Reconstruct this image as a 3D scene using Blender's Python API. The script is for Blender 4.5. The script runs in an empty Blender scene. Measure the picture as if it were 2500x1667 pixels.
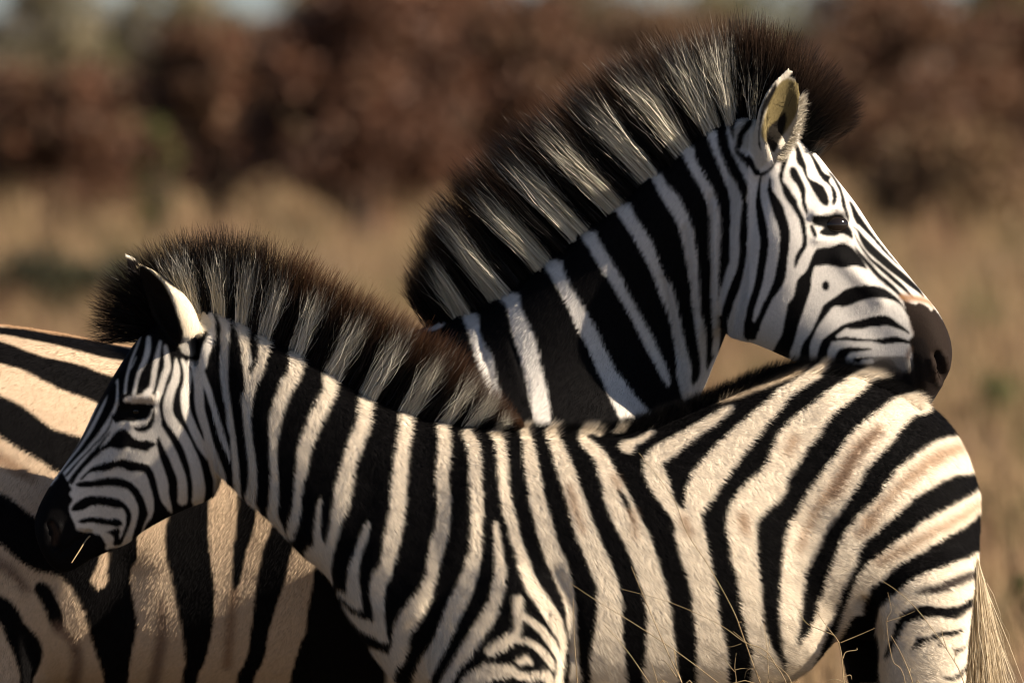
import bpy, bmesh, math, random
import numpy as np
from mathutils import Vector, Matrix

# ------------------------------------------------------------------ camera, sky, sun, exposure
random.seed(7)
RNG = np.random.default_rng(7)
R = math.radians
scene = bpy.context.scene
COL = scene.collection
FPX = 25.0 / 0.00066            # focal length in photo pixels (2500 x 1667)
CAM_H = 1.72                    # eye height of the photographer, m
PITCH = math.atan((833.5 - 20.0) / FPX)
CAM = np.array([0.0, -25.0, CAM_H])

cam_data = bpy.data.cameras.new("camera")
cam = bpy.data.objects.new("camera", cam_data)
COL.objects.link(cam)
cam.location = CAM
cam.rotation_euler = (math.pi / 2 - PITCH, 0, 0)
cam_data.sensor_width = 36
cam_data.sensor_fit = 'HORIZONTAL'
cam_data.lens = 36 * FPX / 2500
cam_data.clip_start = 0.5
cam_data.clip_end = 6000
cam_data.dof.use_dof = True
cam_data.dof.focus_distance = 25.02
cam_data.dof.aperture_fstop = 8.0
cam_data.dof.aperture_blades = 9
scene.camera = cam

SUN = np.array([0.83, -0.275, 0.49]); SUN /= np.linalg.norm(SUN)
world = bpy.data.worlds.new("World"); scene.world = world
world.use_nodes = True
wn = world.node_tree.nodes; wl = world.node_tree.links
bg = wn.get("Background") or wn.new("ShaderNodeBackground")
wo = wn.get("World Output") or wn.new("ShaderNodeOutputWorld")
sky = wn.new("ShaderNodeTexSky")
sky.sky_type = 'NISHITA'
sky.sun_disc = False
sky.sun_elevation = math.asin(SUN[2])
sky.sun_rotation = math.atan2(SUN[0], SUN[1])
sky.altitude = 400
sky.dust_density = 0.6
sky.air_density = 0.55
wl.new(sky.outputs[0], bg.inputs[0]); wl.new(bg.outputs[0], wo.inputs[0])
bg.inputs[1].default_value = 0.05

sd = bpy.data.lights.new("sun", 'SUN')
sd.energy = 5.0
sd.angle = R(0.53)
sd.color = (1.0, 0.86, 0.69)
so = bpy.data.objects.new("sun", sd); COL.objects.link(so)
so.rotation_euler = Vector(-SUN).to_track_quat('-Z', 'Y').to_euler()
so.location = (8, -4, 8)

vs = scene.view_settings
vs.view_transform = 'Standard'; vs.look = 'None'; vs.exposure = 1.12; vs.gamma = 1.0
vs.use_curve_mapping = False
scene.render.engine = 'CYCLES'
scene.cycles.use_denoising = True
scene.cycles.filter_width = 1.15
scene.cycles.max_bounces = 6
scene.cycles.diffuse_bounces = 2
scene.cycles.transparent_max_bounces = 6

# ------------------------------------------------------------------ photo pixel <-> place
SP, CP = math.sin(PITCH), math.cos(PITCH)
def unproj(u, v, y):
    """point at depth y (m beyond the foal's flank plane) seen at photo pixel u, v"""
    a = (np.asarray(u, float) - 1250) / FPX
    b = (833.5 - np.asarray(v, float)) / FPX
    dy = CP + b * SP
    dz = -SP + b * CP
    t = (np.asarray(y, float) - CAM[1]) / dy
    return np.stack([a * t, np.zeros_like(a) + y, CAM[2] + dz * t], -1)
def proj(P):
    d = P - CAM
    f = d[..., 1] * CP - d[..., 2] * SP
    up = d[..., 1] * SP + d[..., 2] * CP
    return 1250 + FPX * d[..., 0] / f, 833.5 - FPX * up / f
def ground_y(v):
    """depth at which the ground is seen at photo row v"""
    return float(CAM_H * FPX / (v - 20.0)) - 25.0

# ------------------------------------------------------------------ object helpers
def tag(o, label=None, cat=None, group=None, kind=None):
    for k, val in (("label", label), ("category", cat), ("group", group), ("kind", kind)):
        if val: o[k] = val
    return o
def empty(name, loc):
    o = bpy.data.objects.new(name, None); COL.objects.link(o)
    o.location = loc; o.empty_display_size = 0.2
    return o
def mesh_obj(name, verts, faces, mat, parent=None, smooth=True, colors=None, nsides=None):
    """fast mesh from numpy arrays; faces is (n,k)"""
    me = bpy.data.meshes.new(name)
    verts = np.ascontiguousarray(verts, np.float32)
    faces = np.ascontiguousarray(faces, np.int32)
    n, k = faces.shape
    me.vertices.add(len(verts)); me.vertices.foreach_set("co", verts.ravel())
    me.loops.add(n * k); me.loops.foreach_set("vertex_index", faces.ravel())
    me.polygons.add(n)
    me.polygons.foreach_set("loop_start", np.arange(0, n * k, k, dtype=np.int32))
    if smooth: me.polygons.foreach_set("use_smooth", np.ones(n, bool))
    me.update(calc_edges=True)
    if colors is not None:
        at = me.color_attributes.new("Coat", 'FLOAT_COLOR', 'POINT')
        c4 = np.ones((len(verts), 4), np.float32); c4[:, :3] = colors
        at.data.foreach_set("color", c4.ravel())
    me.materials.append(mat)
    o = bpy.data.objects.new(name, me); COL.objects.link(o)
    if parent is not None:
        o.parent = parent
        o.matrix_parent_inverse = Matrix.Translation(parent.location).inverted()
    return o
def pymesh(name, verts, faces, mat, parent=None, smooth=True):
    me = bpy.data.meshes.new(name); me.from_pydata([tuple(v) for v in verts], [], [tuple(f) for f in faces])
    me.update(); me.materials.append(mat)
    if smooth: me.polygons.foreach_set("use_smooth", np.ones(len(me.polygons), bool))
    o = bpy.data.objects.new(name, me); COL.objects.link(o)
    if parent is not None:
        o.parent = parent
        o.matrix_parent_inverse = Matrix.Translation(parent.location).inverted()
    return o

def crom(P, n, closed=False):
    """Catmull-Rom resampling of the rows of P with n steps a span"""
    P = np.asarray(P, float)
    if closed: Q = np.vstack([P[-1:], P, P[:2]]); m = len(P)
    else: Q = np.vstack([2 * P[:1] - P[1:2], P, 2 * P[-1:] - P[-2:-1]]); m = len(P) - 1
    t = np.linspace(0, 1, n, endpoint=False)[None, :, None]
    p0, p1, p2, p3 = (Q[i:i + m, None, :] for i in range(4))
    out = 0.5 * (2 * p1 + (p2 - p0) * t + (2 * p0 - 5 * p1 + 4 * p2 - p3) * t * t + (3 * p1 - p0 - 3 * p2 + p3) * t ** 3)
    out = out.reshape(-1, P.shape[1])
    return out if closed else np.vstack([out, P[-1:]])

# ------------------------------------------------------------------ materials
def nodes_of(name):
    m = bpy.data.materials.new(name); m.use_nodes = True
    nt = m.node_tree
    return m, nt.nodes, nt.links, nt.nodes["Principled BSDF"]
def coat_material(name, scale, bump, rough):
    """colour of the coat comes from the stripes stored on the mesh; noise gives clumped short hair"""
    m, n, l, p = nodes_of(name)
    at = n.new("ShaderNodeAttribute"); at.attribute_name = "Coat"
    tc = n.new("ShaderNodeTexCoord"); mp = n.new("ShaderNodeMapping")
    mp.inputs["Rotation"].default_value = (0, R(-40), 0)
    mp.inputs["Scale"].default_value = (scale, scale, scale * .28)
    nz = n.new("ShaderNodeTexNoise"); nz.inputs["Scale"].default_value = 1.0
    nz.inputs["Detail"].default_value = 4; nz.inputs["Roughness"].default_value = .65
    l.new(tc.outputs["Object"], mp.inputs[0]); l.new(mp.outputs[0], nz.inputs["Vector"])
    mr = n.new("ShaderNodeMapRange"); mr.inputs[1].default_value = .25; mr.inputs[2].default_value = .75
    mr.inputs[3].default_value = .86; mr.inputs[4].default_value = 1.06
    l.new(nz.outputs["Fac"], mr.inputs[0])
    mx = n.new("ShaderNodeMix"); mx.data_type = 'RGBA'; mx.blend_type = 'MULTIPLY'; mx.inputs[0].default_value = 1
    l.new(at.outputs["Color"], mx.inputs[6]); l.new(mr.outputs[0], mx.inputs[7])
    l.new(mx.outputs[2], p.inputs["Base Color"])
    p.inputs["Roughness"].default_value = rough
    p.inputs["Specular IOR Level"].default_value = .03
    bp = n.new("ShaderNodeBump"); bp.inputs["Strength"].default_value = bump; bp.inputs["Distance"].default_value = .004
    l.new(nz.outputs["Fac"], bp.inputs["Height"]); l.new(bp.outputs[0], p.inputs["Normal"])
    return m
def hair_material(name, trans, rough, spec):
    m, n, l, p = nodes_of(name)
    at = n.new("ShaderNodeAttribute"); at.attribute_name = "Coat"
    l.new(at.outputs["Color"], p.inputs["Base Color"])
    p.inputs["Roughness"].default_value = rough
    p.inputs["Specular IOR Level"].default_value = spec
    tr = n.new("ShaderNodeBsdfTranslucent"); l.new(at.outputs["Color"], tr.inputs[0])
    ms = n.new("ShaderNodeMixShader"); ms.inputs[0].default_value = trans
    out = n["Material Output"]
    l.new(p.outputs[0], ms.inputs[1]); l.new(tr.outputs[0], ms.inputs[2]); l.new(ms.outputs[0], out.inputs[0])
    return m
def plain(name, col, rough=.6, spec=.3, noise=0, scale=30, col2=None, trans=0):
    m, n, l, p = nodes_of(name)
    p.inputs["Roughness"].default_value = rough
    p.inputs["Specular IOR Level"].default_value = spec
    if col2 is None: col2 = tuple(c * .6 for c in col)
    tc = n.new("ShaderNodeTexCoord")
    nz = n.new("ShaderNodeTexNoise"); nz.inputs["Scale"].default_value = scale; nz.inputs["Detail"].default_value = 4
    l.new(tc.outputs["Object"], nz.inputs["Vector"])
    cr = n.new("ShaderNodeValToRGB")
    cr.color_ramp.elements[0].position = .3; cr.color_ramp.elements[1].position = .7
    cr.color_ramp.elements[0].color = (*col2, 1); cr.color_ramp.elements[1].color = (*col, 1)
    l.new(nz.outputs["Fac"], cr.inputs[0]); l.new(cr.outputs[0], p.inputs["Base Color"])
    if trans:
        tr = n.new("ShaderNodeBsdfTranslucent"); l.new(cr.outputs[0], tr.inputs[0])
        ms = n.new("ShaderNodeMixShader"); ms.inputs[0].default_value = trans
        l.new(p.outputs[0], ms.inputs[1]); l.new(tr.outputs[0], ms.inputs[2])
        l.new(ms.outputs[0], n["Material Output"].inputs[0])
    return m
# ------------------------------------------------------------------ the coats: stripes of each animal as flat side-view maps
# stripes are written in the coordinates of enlarged photo crops: letter -> (left, top, enlargement)
TILE = {'A': (1700, 100, 3.92), 'B': (1700, 400, 3.92), 'C': (1700, 650, 3.92), 'D': (2000, 400, 3.92), 'E': (2000, 650, 3.92),
        'F': (1300, 250, 3.136), 'G': (1300, 600, 3.136), 'H': (950, 550, 3.136), 'I': (1450, 0, 2.24), 'J': (950, 300, 2.24),
        'K': (80, 900, 3.92), 'L': (60, 1080, 3.92), 'M': (220, 600, 3.92), 'N': (320, 850, 3.92), 'O': (0, 1167, 3.136),
        'P': (560, 700, 3.136), 'Q': (560, 1000, 3.136), 'R': (950, 950, 3.136), 'S': (780, 1167, 3.136), 'T': (1100, 1167, 3.136),
        'U': (1400, 850, 3.136), 'V': (1550, 1167, 3.136), 'W': (1850, 850, 3.136), 'X': (1950, 1167, 3.136), 'Y': (0, 750, 3.136),
        'Z': (400, 1167, 3.136), '0': (0, 0, 1.0)}
def nums(s):
    """'B 10,20 30,40 C 5,6' -> rows in photo pixels (first two numbers are x,y; others are lengths)"""
    out = []; t = TILE['0']
    for w in s.split():
        if w in TILE: t = TILE[w]; continue
        a = [float(x) for x in w.split(',')]
        out.append([t[0] + a[0] / t[2], t[1] + a[1] / t[2]] + [x / t[2] for x in a[2:]])
    return np.array(out)
def rows(s):
    """'F y,xl,xr ...' (stripe edges read row by row) -> outline"""
    L, Rr = [], []; t = TILE['0']
    for w in s.split():
        if w in TILE: t = TILE[w]; continue
        y, a, b = (float(x) for x in w.split(','))
        L.append((t[0] + a / t[2], t[1] + y / t[2])); Rr.append((t[0] + b / t[2], t[1] + y / t[2]))
    return np.array(L + Rr[::-1])
def cols(s):
    """'Y x,yt,yb ...' (read column by column) -> outline"""
    L, Rr = [], []; t = TILE['0']
    for w in s.split():
        if w in TILE: t = TILE[w]; continue
        x, a, b = (float(q) for q in w.split(','))
        L.append((t[0] + x / t[2], t[1] + a / t[2])); Rr.append((t[0] + x / t[2], t[1] + b / t[2]))
    return np.array(L + Rr[::-1])

class Coat:
    STEP = 2.0
    def __init__(s, u0, v0, u1, v1, base):
        s.u0, s.v0 = u0, v0
        s.w, s.h = int((u1 - u0) / s.STEP), int((v1 - v0) / s.STEP)
        s.map = np.empty((s.h, s.w, 3), np.float32); s.map[:] = base
    def _box(s, P, pad):
        a = np.floor((P[:, 0].min() - pad - s.u0) / s.STEP), np.floor((P[:, 1].min() - pad - s.v0) / s.STEP)
        b = np.ceil((P[:, 0].max() + pad - s.u0) / s.STEP), np.ceil((P[:, 1].max() + pad - s.v0) / s.STEP)
        x0, y0 = max(0, int(a[0])), max(0, int(a[1])); x1, y1 = min(s.w, int(b[0]) + 1), min(s.h, int(b[1]) + 1)
        if x1 <= x0 or y1 <= y0: return None
        X = s.u0 + np.arange(x0, x1) * s.STEP; Y = s.v0 + np.arange(y0, y1) * s.STEP
        return x0, y0, x1, y1, X, Y
    def _mix(s, b, al, col):
        v = s.map[b[1]:b[3], b[0]:b[2]]
        v += (np.asarray(col, np.float32) - v) * al[..., None].astype(np.float32)
    def poly(s, P, col, smooth=True, alpha=1.0):
        if smooth: P = crom(P, 4, True)
        b = s._box(P, 2)
        if b is None: return
        X, Y = b[4], b[5]
        cross = np.zeros((len(Y), len(X)), np.int32)
        x1, y1 = P[:, 0], P[:, 1]; x2, y2 = np.roll(x1, -1), np.roll(y1, -1)
        for i in range(len(P)):
            if y1[i] == y2[i]: continue
            lo, hi = min(y1[i], y2[i]), max(y1[i], y2[i])
            j = np.nonzero((Y >= lo) & (Y < hi))[0]
            if not len(j): continue
            xi = x1[i] + (Y[j] - y1[i]) * (x2[i] - x1[i]) / (y2[i] - y1[i])
            cross[j] += (X[None, :] > xi[:, None])
        s._mix(b, (cross % 2).astype(np.float32) * alpha, col)
    def stroke(s, Q, col, soft=0.0, alpha=1.0):
        """tapered band: rows x, y, full width"""
        Q = crom(Q, 4)
        d = None
        b = s._box(Q, Q[:, 2].max() * .6 + 3 + soft)
        if b is None: return
        gx, gy = np.meshgrid(b[4], b[5])
        d = np.full(gx.shape, 1e9, np.float32)
        for p, q in zip(Q[:-1], Q[1:]):
            e = q[:2] - p[:2]; L2 = e @ e + 1e-9
            t = np.clip(((gx - p[0]) * e[0] + (gy - p[1]) * e[1]) / L2, 0, 1)
            dd = np.hypot(gx - p[0] - t * e[0], gy - p[1] - t * e[1]) - .5 * np.maximum(p[2] + t * (q[2] - p[2]), .5)
            np.minimum(d, dd, out=d)
        if soft: al = np.clip(.5 - d / soft, 0, 1); al = al * al * (3 - 2 * al)
        else: al = np.clip(.5 - d / s.STEP, 0, 1)
        s._mix(b, al * alpha, col)
    def blur(s):
        for ax in (0, 1):
            s.map = (np.roll(s.map, 1, ax) + 2 * s.map + np.roll(s.map, -1, ax)) * .25
    def at(s, u, v):
        x = np.clip((u - s.u0) / s.STEP, 0, s.w - 1.01); y = np.clip((v - s.v0) / s.STEP, 0, s.h - 1.01)
        xi, yi = x.astype(int), y.astype(int); fx, fy = (x - xi)[..., None], (y - yi)[..., None]
        m = s.map
        return (m[yi, xi] * (1 - fx) + m[yi, xi + 1] * fx) * (1 - fy) + (m[yi + 1, xi] * (1 - fx) + m[yi + 1, xi + 1] * fx) * fy

BLK = (.0055, .0052, .0055)
MW = (.68, .645, .60)        # mare: pale hair of head and neck
MT = (.62, .475, .335)        # mare: dusty buff hair of rump and flank
FW = (.82, .725, .59)        # foal: cream
FH = (.70, .655, .59)        # foal: pale hair of the face
BRN = (.28, .17, .10)
DBR = (.019, .0135, .011)

# ---------------- the mare
mare = Coat(-760, -40, 2480, 2700, MW)
cm = mare
cm.poly(np.array([(-760, 600), (950, 600), (950, 1000), (900, 1500), (1000, 2700), (-760, 2700)]), MT, False)
cm.poly(nums("0 1000,700 1020,500 1400,100 1800,20 2150,60 2150,300 1985,362 1960,330 1900,310 1850,285 1790,262 A 300,700 300,850 330,1000 420,1200 B 500,180 500,330 495,500 495,700 485,900 445,1100 375,1300 300,1500 C 300,620 0 1776,832 1743,870 1700,960 1640,1060 1560,1250 1450,1450 1300,1700 1000,1700 900,1500 950,1000"), BLK, False)
cm.poly(nums("A 230,660 420,560 620,520 640,600 560,690 470,720 400,690 330,700"), BLK)
# neck: pale stripes on black
for s in ("F 340,1130,1232 430,1170,1250 550,1230,1320 650,1290,1380 750,1335,1412 900,1365,1445 1100,1365,1440 1300,1370,1430 1450,1370,1425 B 1300,150,215 1500,158,214 C 500,155,218 600,160,228 700,165,228 830,150,200",
          "F 225,1345,1408 320,1365,1420 400,1398,1445 500,1440,1495 600,1475,1560 B 200,300,400 330,330,447 500,330,430 700,328,418 900,325,415 1000,295,390 1100,265,350 1250,225,290 1350,214,258 1440,216,235",
          "F 545,890,985 600,930,1015 700,980,1105 800,1040,1165 900,1105,1205 1000,1135,1235 1100,1160,1250 1200,1180,1265 1300,1195,1270 1400,1215,1275 G 400,1220,1280 500,1235,1285 600,1250,1318 700,1265,1332 800,1280,1334 900,1290,1334 950,1288,1340 1000,1278,1320 1060,1236,1290 1110,1200,1260 1210,1160,1200",
          "F 770,620,735 850,655,780 900,690,810 1000,760,875 1100,812,932 G 100,870,965 200,920,1005 300,955,1060 400,990,1095 500,1035,1115 600,1060,1140 700,1080,1160 800,1095,1185 900,1105,1210 960,1106,1222 1020,1115,1215 1100,1135,1240 1200,1160,1190 1260,1170,1180",
          "F 985,380,480 1050,390,510 1100,430,540 1200,490,600 1300,545,660 G 240,580,685 300,615,710 400,675,760 500,735,815 600,785,870 700,835,925 800,885,970 900,940,1015 1000,990,1052 1060,1032,1058",
          "G 110,80,215 180,110,240 250,160,270 350,215,320 450,270,385 550,310,440 650,360,500 750,415,540 850,460,590 950,500,640 1050,550,720 1150,590,790 1250,640,880 1300,660,935 1400,700,990 1568,760,1050",
          "H 520,830,985 600,890,1005 650,915,1020 750,935,1065 850,958,1115 950,990,1140 1050,1020,1160 1150,1045,1185 1250,1065,1205 1350,1085,1225 1450,1105,1240 1568,1135,1260 1900,1200,1400",
          "H 680,565,680 800,610,697 900,635,730 1000,662,790 1100,690,812 1200,720,830 1568,760,900",
          "H 700,300,410 760,285,425 800,300,350"):
    cm.poly(rows(s), MW)
# head: dark stripes on pale
for s in ("A 720,376,400 800,330,385 880,345,372 940,366,372 980,376,384",
          "B 105,612,630 200,592,616 300,575,616 400,570,630 500,578,655 600,590,680 700,605,690 800,605,690 900,595,680 1000,580,660 1100,565,645 1200,542,618 1300,505,588 1400,485,555 1500,460,540 C 540,458,560 600,455,600 650,455,582 700,500,570",
          "B 125,703,712 200,688,716 250,680,732 300,690,765 400,715,830 500,745,860 600,785,890 700,800,896 800,795,890 900,785,876 1000,765,866 1100,745,850 1200,708,802 1300,660,725 C 350,640,712 450,602,665 560,545,615 620,520,600",
          "A 1095,840,880 1150,815,872 1250,800,840 B 100,785,838 160,795,832 220,815,880 280,830,915 340,860,960 400,905,975 450,935,1000 500,965,1025 560,990,1045 650,1008,1055 720,1015,1062 790,1005,1058 830,975,1035 880,950,1005 930,938,980 990,935,955",
          "B 35,900,945 100,895,985 150,920,1010 200,960,1035 250,985,1050 300,1000,1048 350,1005,1043 400,1015,1060 450,1035,1070 482,1056,1070"):
    cm.poly(rows(s), BLK)
for s in ("A 370,960 400,1020 470,1070 530,1110 560,1180 600,1225 620,1255 680,1235 730,1180 762,1130 750,1185 700,1250 640,1290 560,1285 530,1240 480,1170 420,1110 380,1040",
          "A 405,830 440,800 430,880 410,915",
          "A 915,960 950,1060 960,1160 1010,1220 1040,1296 B 1080,190 1110,250 1150,310 1190,372 1235,402 1266,392 1268,330 1242,260 1215,215 1160,180 1100,150 1062,105 A 1055,1200 1020,1110 990,1030 948,958",
          "A 1080,1080 1110,1140 1150,1240 1200,1320 1262,1375 B 1288,240 1302,320 1297,385 1320,398 1342,362 1348,300 1322,230 1272,170 A 1290,1300 1220,1260 1180,1190 1112,1088",
          "A 1230,1225 1290,1295 B 1340,205 1370,270 1385,340 1392,405 1416,450 1425,490 1455,560 1464,540 1460,500 1440,420 1420,330 1390,240 1335,140 A 1290,1265",
          "D 285,345 330,395 380,480 450,580 530,690 620,800 700,895 780,985 770,985 690,915 600,820 520,730 450,655 390,600 345,555 320,490 305,430 290,390",
          "B 1110,500 1150,488 1250,490 1330,480 1400,490 1440,560 1490,650 1500,720 1450,690 1390,670 1320,692 1250,692 1190,672 1178,642 1220,612 1150,592 1112,560",
          "B 1090,590 1120,588 1160,690 1130,702 1095,640",
          "B 1202,1165 1215,1130 1240,1117 1265,1130 1276,1165 1265,1200 1240,1214 1215,1200",
          "B 1150,810 1200,800 1290,790 1350,765 1400,755 1450,770 1510,815 D 392,890 420,930 462,1005 430,1000 390,985 330,975 260,990 200,990 130,975 B 1240,970 1170,975 1130,990 1110,1060 1100,1120 1095,1200 1070,1280 1050,1340 1030,1400 1000,1480 C 980,560 960,640 930,740 895,830 880,880 720,830 742,790 780,720 820,640 840,540 860,440 880,350 930,290 945,220 960,150 B 990,1080 1050,1020 1080,960 1110,880",
          "C 985,925 990,860 1000,790 1030,720 1090,640 1140,540 1190,430 1220,370 1300,310 1360,270 E 230,230 320,195 420,180 520,185 600,200 660,235 720,280 770,330 800,370 850,450 885,510 855,490 800,400 740,345 680,320 610,305 540,300 450,315 370,340 300,370 230,385 C 1330,382 1290,410 1220,500 1170,570 1130,650 1100,720 1085,790 1080,925",
          "C 1155,925 1160,830 1180,760 1210,700 1270,650 1340,600 E 224,560 304,530 392,510 500,480 580,468 640,470 700,500 760,545 820,590 870,645 850,645 790,612 720,590 650,570 560,575 480,580 400,600 320,600 260,595 210,625 165,665 C 1340,690 1300,720 1280,760 1255,830 1255,925",
          "E 120,720 160,690 220,675 300,675 380,685 450,695 560,690 640,680 700,670 760,675 830,700 880,720 860,742 800,735 740,735 690,740 620,745 560,730 500,720 430,715 350,715 260,710 200,710 150,716",
          "E 148,925 155,860 180,810 230,780 300,768 380,775 450,780 502,788 495,800 440,808 380,815 320,820 280,845 255,880 250,925",
          "E 320,905 330,880 380,865 450,868 530,872 480,885 410,895 380,920"):
    cm.poly(nums(s), BLK)
for s in ("D 320,600,6 370,640,16 410,710,40 470,790,62 540,860,64 620,930,62 700,1000,58 800,1080,52 880,1150,45 950,1210,32 1000,1270,12",
          "D 335,660,5 360,720,12 400,790,16 440,850,20 500,920,24 570,980,32 650,1050,36 730,1120,36 800,1180,32 860,1240,20 900,1280,8",
          "D 340,790,8 380,850,22 440,920,32 500,990,36 560,1060,36 640,1130,38 710,1190,34 770,1250,26 810,1300,16",
          "D 225,360,6 245,410,12 262,445,6"):
    q = nums(s); q[:, 2] *= 1.3; cm.stroke(q, BLK)
# nose: rusty edge, then the dark muzzle
cm.stroke(nums("E 790,290,40 850,350,50 880,450,50 900,560,60 940,680,60"), (.13, .065, .035), 14, .9)
cm.stroke(nums("E 800,290,50 880,305,64 960,315,64 1050,345,56 1085,390,40"), (.26, .135, .06), 16, .9)
cm.poly(nums("E 800,330 850,345 920,362 960,350 1035,385 1075,425 1120,420 1300,690 1330,860 1300,1000 1260,1150 1080,1390 900,1300 700,1150 500,1050 340,960 500,930 590,895 680,940 730,990 800,1005 870,960 890,880 880,790 860,710 905,650 880,570 850,470 820,390"), DBR)
cm.poly(nums("E 900,700 1000,690 1050,800 1060,950 1100,1100 1200,1180 1080,1390 900,1300 700,1150 560,1050 700,960 800,1005 875,960 895,880"), (.014, .011, .010), True, .85)
cm.poly(nums("E 560,900 640,880 700,900 740,960 800,1000 780,1080 650,1060 560,980"), (.05, .04, .035), True, .8)
cm.poly(nums("E 520,870 700,860 880,880 880,1010 700,1010 560,950"), (.09, .08, .07), True, .8)
cm.stroke(nums("E 870,790,30 850,850,50"), (.20, .11, .06), 16, .8)
# ear of the mare
cm.poly(nums("A 560,640 640,500 760,380 800,290 870,240 950,290 1010,400 1040,560 1020,760 920,960 800,1090 700,1140 600,1230 560,1180 520,1060 400,960 380,830 500,740"), (.55, .50, .42))
cm.poly(nums("A 800,400 870,360 940,380 1000,450 990,600 960,700 880,840 800,950 760,1050 690,1000 620,900 640,760 700,600 750,480"), (.17, .135, .065))
cm.poly(nums("A 850,680 770,760 690,830 670,960 740,1070 800,960 860,800"), (.014, .012, .010))
cm.poly(nums("A 760,400 690,500 630,620 605,780 588,960 622,1055 606,900 632,760 690,620 770,450"), BLK)
cm.poly(nums("A 935,300 1005,410 1012,480 985,420 940,370 890,345"), BLK)
cm.stroke(nums("A 1030,520,24 1010,760,40 930,900,50 880,980,44"), (.70, .64, .54), 12, .9)
cm.poly(nums("A 520,740 450,820 405,900 385,1000 440,1010 470,900 540,790"), BLK)  # black line at the ear's back, widened to paint in shade beside it
# rump and flank
cm.stroke(nums("Y -400,70,60 0,120,45 300,180,40 600,230,36 1000,290,36 1600,400,40"), (.52, .33, .19))
for s in ("Y -900,60,170 -300,120,190 0,150,207 200,170,242 400,205,282 600,235,332 800,270,385 990,315,420 1300,400,520",
          "Y -900,250,420 -300,240,400 0,260,430 200,330,490 350,380,570 500,410,640 650,450,690 750,490,735 900,540,800 1200,640,950",
          "Y -1200,480,680 -300,560,820 0,670,985 150,740,1080 280,830,1150 400,920,1230 520,960,1290 640,995,1320 800,1040,1350"):
    cm.poly(cols(s), BLK)
cm.poly(nums("O -900,-150 -300,20 0,105 100,160 250,275 400,300 700,200 1000,100 1060,560 1005,700 1020,900 1050,1080 1040,1200 1010,1350 985,1600 960,2200 830,2200 805,1600 770,1430 720,1290 680,1130 650,1020 590,900 520,800 430,735 300,710 180,650 80,570 0,500 -300,330 -900,150"), BLK)
cm.poly(nums("O 790,530 830,540 835,640 820,720 825,790 770,840 720,810 700,760 750,660"), MT)
cm.poly(nums("O 330,788 390,830 430,900 470,980 490,1080 470,1160 400,1130 360,1030 310,930 265,850 285,792"), BLK)
cm.poly(nums("O -600,700 -200,800 0,885 80,930 140,1000 190,1100 270,1180 322,1270 325,1380 285,1480 250,1600 260,2200 100,2200 155,1600 140,1450 100,1330 50,1220 0,1110 -200,1000 -600,900"), BLK)
for s in ("O 440,1130,80 550,1230,90 600,1380,90 565,1600,90", "O -200,560,70 0,650,80 110,730,80 210,840,60", "Y -200,1090,80 0,1150,100 150,1250,100 260,1300,60",
          "O 1240,930,50 1245,1150,90 1230,1300,95 1175,1600,95", "Z 540,850,60 515,1100,75 490,1420,80"):
    cm.stroke(nums(s), BRN if s[0] != 'O' else (.17, .11, .08), 26, .8)
for s in ("Z -900,150,420 -300,60,380 150,30,352 290,38,350 400,12,346 600,20,364 750,60,382 880,85,396 1100,130,382 1280,157,350 1420,165,310 1568,140,260 2300,80,200",
          "Z -900,580,760 -300,590,740 130,570,730 250,565,715 400,552,690 540,535,640 680,522,610 780,525,588 845,542,556",
          "Z -900,900,1150 0,880,1060 370,826,1020 520,768,992 640,742,962 780,715,930 900,698,890 1050,682,842 1200,662,802 1310,652,788 1430,608,750 1568,555,690 2300,420,560",
          "Z -600,1300,1700 500,1190,1700 700,1150,1700 850,1130,1700 1020,1100,1700 1180,1084,1700 1250,1050,1700 1420,1000,1700 1568,970,1700 2300,900,1700"):
    cm.poly(rows(s), BLK)
for i in range(14):     # rings on the legs, below the picture
    vv = 1760 + i * 62
    for uu in (-420, 950): cm.poly(np.array([(uu - 40, vv), (uu + 520, vv + 8), (uu + 520, vv + 34), (uu - 40, vv + 26)]), BLK, False)
cm.blur()

# ---------------- the foal
foalc = Coat(-40, 480, 2560, 2720, BLK)
cf = foalc
# head
cf.poly(nums("K 130,1120 560,380 640,320 700,225 725,230 795,100 818,100 822,330 770,450 800,505 870,500 940,505 1020,490 1100,470 1150,370 1168,330 1230,480 1200,600 1190,700 1230,850 1300,1000 1345,1150 1350,1330 1300,1420 1100,1560 940,1680 700,1720 430,1560 330,1330 330,1100"), FH, False)
cf.poly(nums("K 868,312 885,272 960,250 1060,240 1140,232 1168,290 1150,332 1050,327 950,322"), (.62, .55, .47))
for s in ("K 840,0,44 760,140,40 690,260,36 630,370,30 560,510,24 490,640,22 420,750,20 340,860,16 260,960,10",
          "K 770,150,70 750,300,88 700,420,85 650,510,75 590,610,62 530,690,52 470,770,44 400,850,36 330,930,26 280,990,20 250,1030,30",
          "K 760,430,10 750,500,14 720,570,18 660,650,20 590,720,18 520,800,18 440,880,20 380,950,24 320,1020,24",
          "K 740,600,10 690,660,20 630,740,30 570,810,34 520,870,36 450,950,36 390,1020,30 340,1090,26"):
    cf.stroke(nums(s), BLK)
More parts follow.
